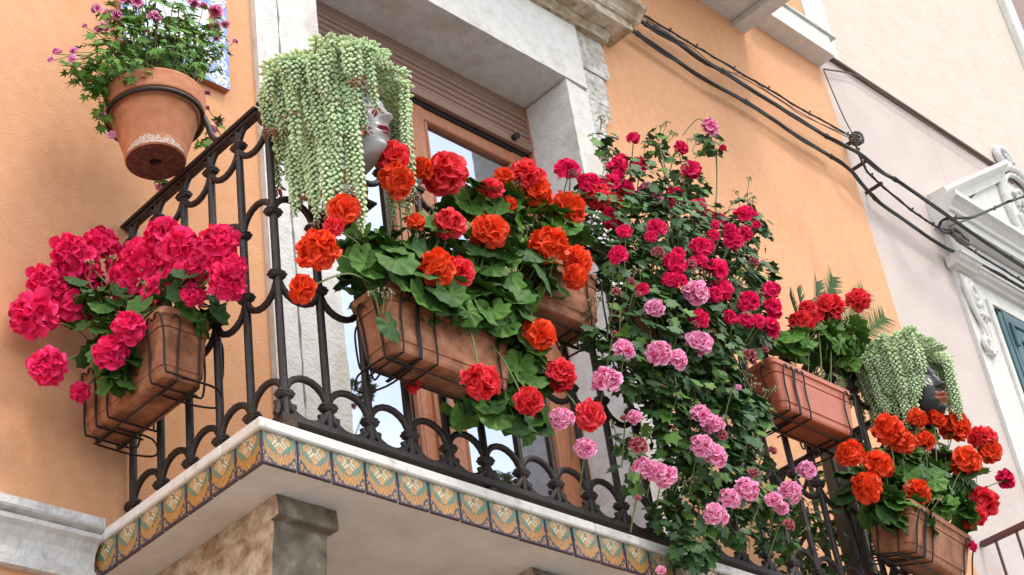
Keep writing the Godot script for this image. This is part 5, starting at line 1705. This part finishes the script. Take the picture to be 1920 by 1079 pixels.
func build_heads():
	var hp := [
		[Vector3(.302, 1.078, .93), 14.0, false, "white faced ceramic head planter with dark red lips, on the left of the railing", "pale green trailing stonecrop like long hair on the white faced head"],
		[Vector3(3.40, 1.08, .93), -5.0, true, "dark glazed ceramic head planter with golden collar near the balcony's right end", "pale green trailing stonecrop like hair on the dark glazed head"],
	]
	for q in hp:
		var dark: bool = q[2]
		var t := thing("head_planter", q[3], "planter", q[0], "ceramic head planters")
		t.rotation_degrees.y = q[1]
		var hd := face_head(dark)
		one("head", hd, M.dark_glaze if dark else M.glaze, t)
		var mb := MB.new()
		lathe(mb, [[.062, -.2], [.066, -.215], [.072, -.232], [.074, -.25], [.066, -.262]], Vector3(0, 0, -.012), 32)
		part("collar", mesh_of([[mb, M.gold]]), t)
		mb = MB.new()
		lathe(mb, [[.062, -.25], [.064, -.262], [.07, -.275], [.072, -.30], [.05, -.31], [.001, -.31]], Vector3(0, 0, -.012), 32)
		one("base", mb, M.white_glaze if not dark else M.white_glaze, t)
		mb = MB.new()
		lathe(mb, [[.001, .12], [.085, .12]], Vector3.ZERO, 24)
		one("soil", mb, M.soil, t)
		stonecrop(q[0], q[1], dark, q[4])
		# iron post and shelf that carry the head on the railing
		var sf := thing("head_stand", "dark iron shelf under the %s head planter" % ("dark glazed" if dark else "white faced"), "stand", Vector3(q[0].x, 0, q[0].z - .0))
		mb = MB.new()
		box(mb, Vector3(0, q[0].y - .318, -.03), Vector3(.11, .010, .20), .003)
		box(mb, Vector3(0, q[0].y - .30, -.125), Vector3(.03, .12, .012), .003)
		one("shelf", mb, M.iron, sf)

func stonecrop(c: Vector3, turn: float, dark: bool, label: String):
	var pl := thing("trailing_stonecrop", label, "succulent", Vector3.ZERO, "trailing stonecrops in the head planters")
	var r2 := RandomNumberGenerator.new()
	r2.seed = 700 + (1 if dark else 0)
	var bd := bead()
	# layers of strands: [count, azimuth from, to (from the face, to the picture's right), length from, to, reach]
	var layers := [[14, -2.75, -.68, .20, .36, .215], [12, -2.7, -.64, .40, .56, .19], [13, -2.6, -.66, .60, .86, .155], [8, -1.35, -.60, .3, .62, .17], [9, -.56, .75, .12, .20, .2], [8, -.56, .75, .17, .235, .17], [4, -.66, -.42, .26, .5, .17], [8, .62, 1.6, .32, .62, .19], [5, .7, 1.7, .2, .3, .22], [6, 1.6, 3.6, .25, .45, .19], [12, -3.1, 3.1, .05, .12, .2]]
	var todo := []
	for ly in layers:
		for i in int(ly[0]):
			todo.append([lerpf(ly[1], ly[2], (i + .5 + r2.randf_range(-.4, .4)) / ly[0]), r2.randf_range(ly[3], ly[4]), ly[5] * r2.randf_range(.9, 1.1)])
	var n := todo.size()
	for k in n:
		var az: float = todo[k][0]
		var L: float = todo[k][1]
		var out_r: float = todo[k][2]
		if dark: L *= .78
		var wa := az + deg_to_rad(turn)
		var o := Vector3(sin(wa), 0, cos(wa))
		var rim := r2.randf_range(.02, .06) if L < .13 else clampf(out_r * 1.1 - .15, .02, .10)
		var p := c + Vector3(0, .14, 0) + o * rim
		var dir := (o * r2.randf_range(.6, 1.0) + Vector3.UP * r2.randf_range(.35, 1.0) * (1.55 - rim * 9.0)).normalized()
		var path := PackedVector3Array()
		var step := .01
		var done := 0.0
		while done < L:
			path.append(p)
			p += dir * step
			done += step
			dir = (dir + Vector3.DOWN * .092 + Vector3(r2.randfn(), 0, r2.randfn()) * .02).normalized()
			var h := Vector3(p.x - c.x, 0, p.z - c.z)
			if p.y < c.y + .16:
				if h.length() > out_r: p -= h.normalized() * (h.length() - out_r) * .3
				elif h.length() < .15 and p.y < c.y + .10: p += h.normalized() * (.15 - h.length()) * .4
		var mb := MB.new()
		var m := path.size()
		tube(mb, path, .003, 4, false, Color(.2, .26, .1), false)
		var lf := 0
		var cnt := int(m * step / .0034)
		var warm := r2.randf_range(0, 1)
		var th := r2.randf_range(.78, 1.14)
		var shade := r2.randf_range(.86, 1.08)
		for i in cnt:
			var s := float(i) / cnt
			var fi := s * (m - 1)
			var i0 := int(fi)
			var q := path[i0].lerp(path[mini(i0 + 1, m - 1)], fi - i0)
			var tg := (path[mini(i0 + 1, m - 1)] - path[maxi(i0 - 1, 0)]).normalized()
			var e1 := tg.cross(Vector3(.37, .11, .92)).normalized()
			var e2 := tg.cross(e1)
			var a := i * 2.39996
			var rad := e1 * cos(a) + e2 * sin(a)
			var endk := clampf((1.0 - s) * cnt / 14.0, .25, 1.0)
			var ln := .0275 * th * (1.06 - .22 * s) * r2.randf_range(.85, 1.12) * lerpf(.55, 1.0, endk)
			var d := (tg * lerpf(1.3, .85, endk) + rad * .72 + Vector3.UP * .06).normalized()
			var bx := d.cross(tg).normalized()
			var col := Color(.56, .70, .42).lerp(Color(.72, .82, .42), clampf(1.0 - s * 1.8 + (warm - .5) * .9, 0, 1)) * r2.randf_range(.86, 1.1) * shade
			if r2.randf() < .03: continue
			mb.add_tint(bd, Transform3D(Basis(bx * ln * 1.05, d * ln, bx.cross(d) * ln * 1.05), q + rad * .003), col)
		# withered reddish flower tuft at some tips
		if r2.randf() < (.36 if not dark else .06) and L > .27:
			var e := path[m - 1]
			for i in 20:
				var d := Vector3(r2.randfn(), -absf(r2.randfn()) - .2, r2.randfn()).normalized()
				var bx := d.cross(Vector3(.3, .5, .8)).normalized()
				var ln := r2.randf_range(.012, .02)
				mb.add_tint(bd, Transform3D(Basis(bx * ln * .8, d * ln, bx.cross(d) * ln), e + d * r2.randf_range(.004, .02)), Color(.26, .17, .11).lerp(Color(.42, .06, .05), pow(r2.randf(), 4.0)))
		one("strand", mb, M.sedum, pl)
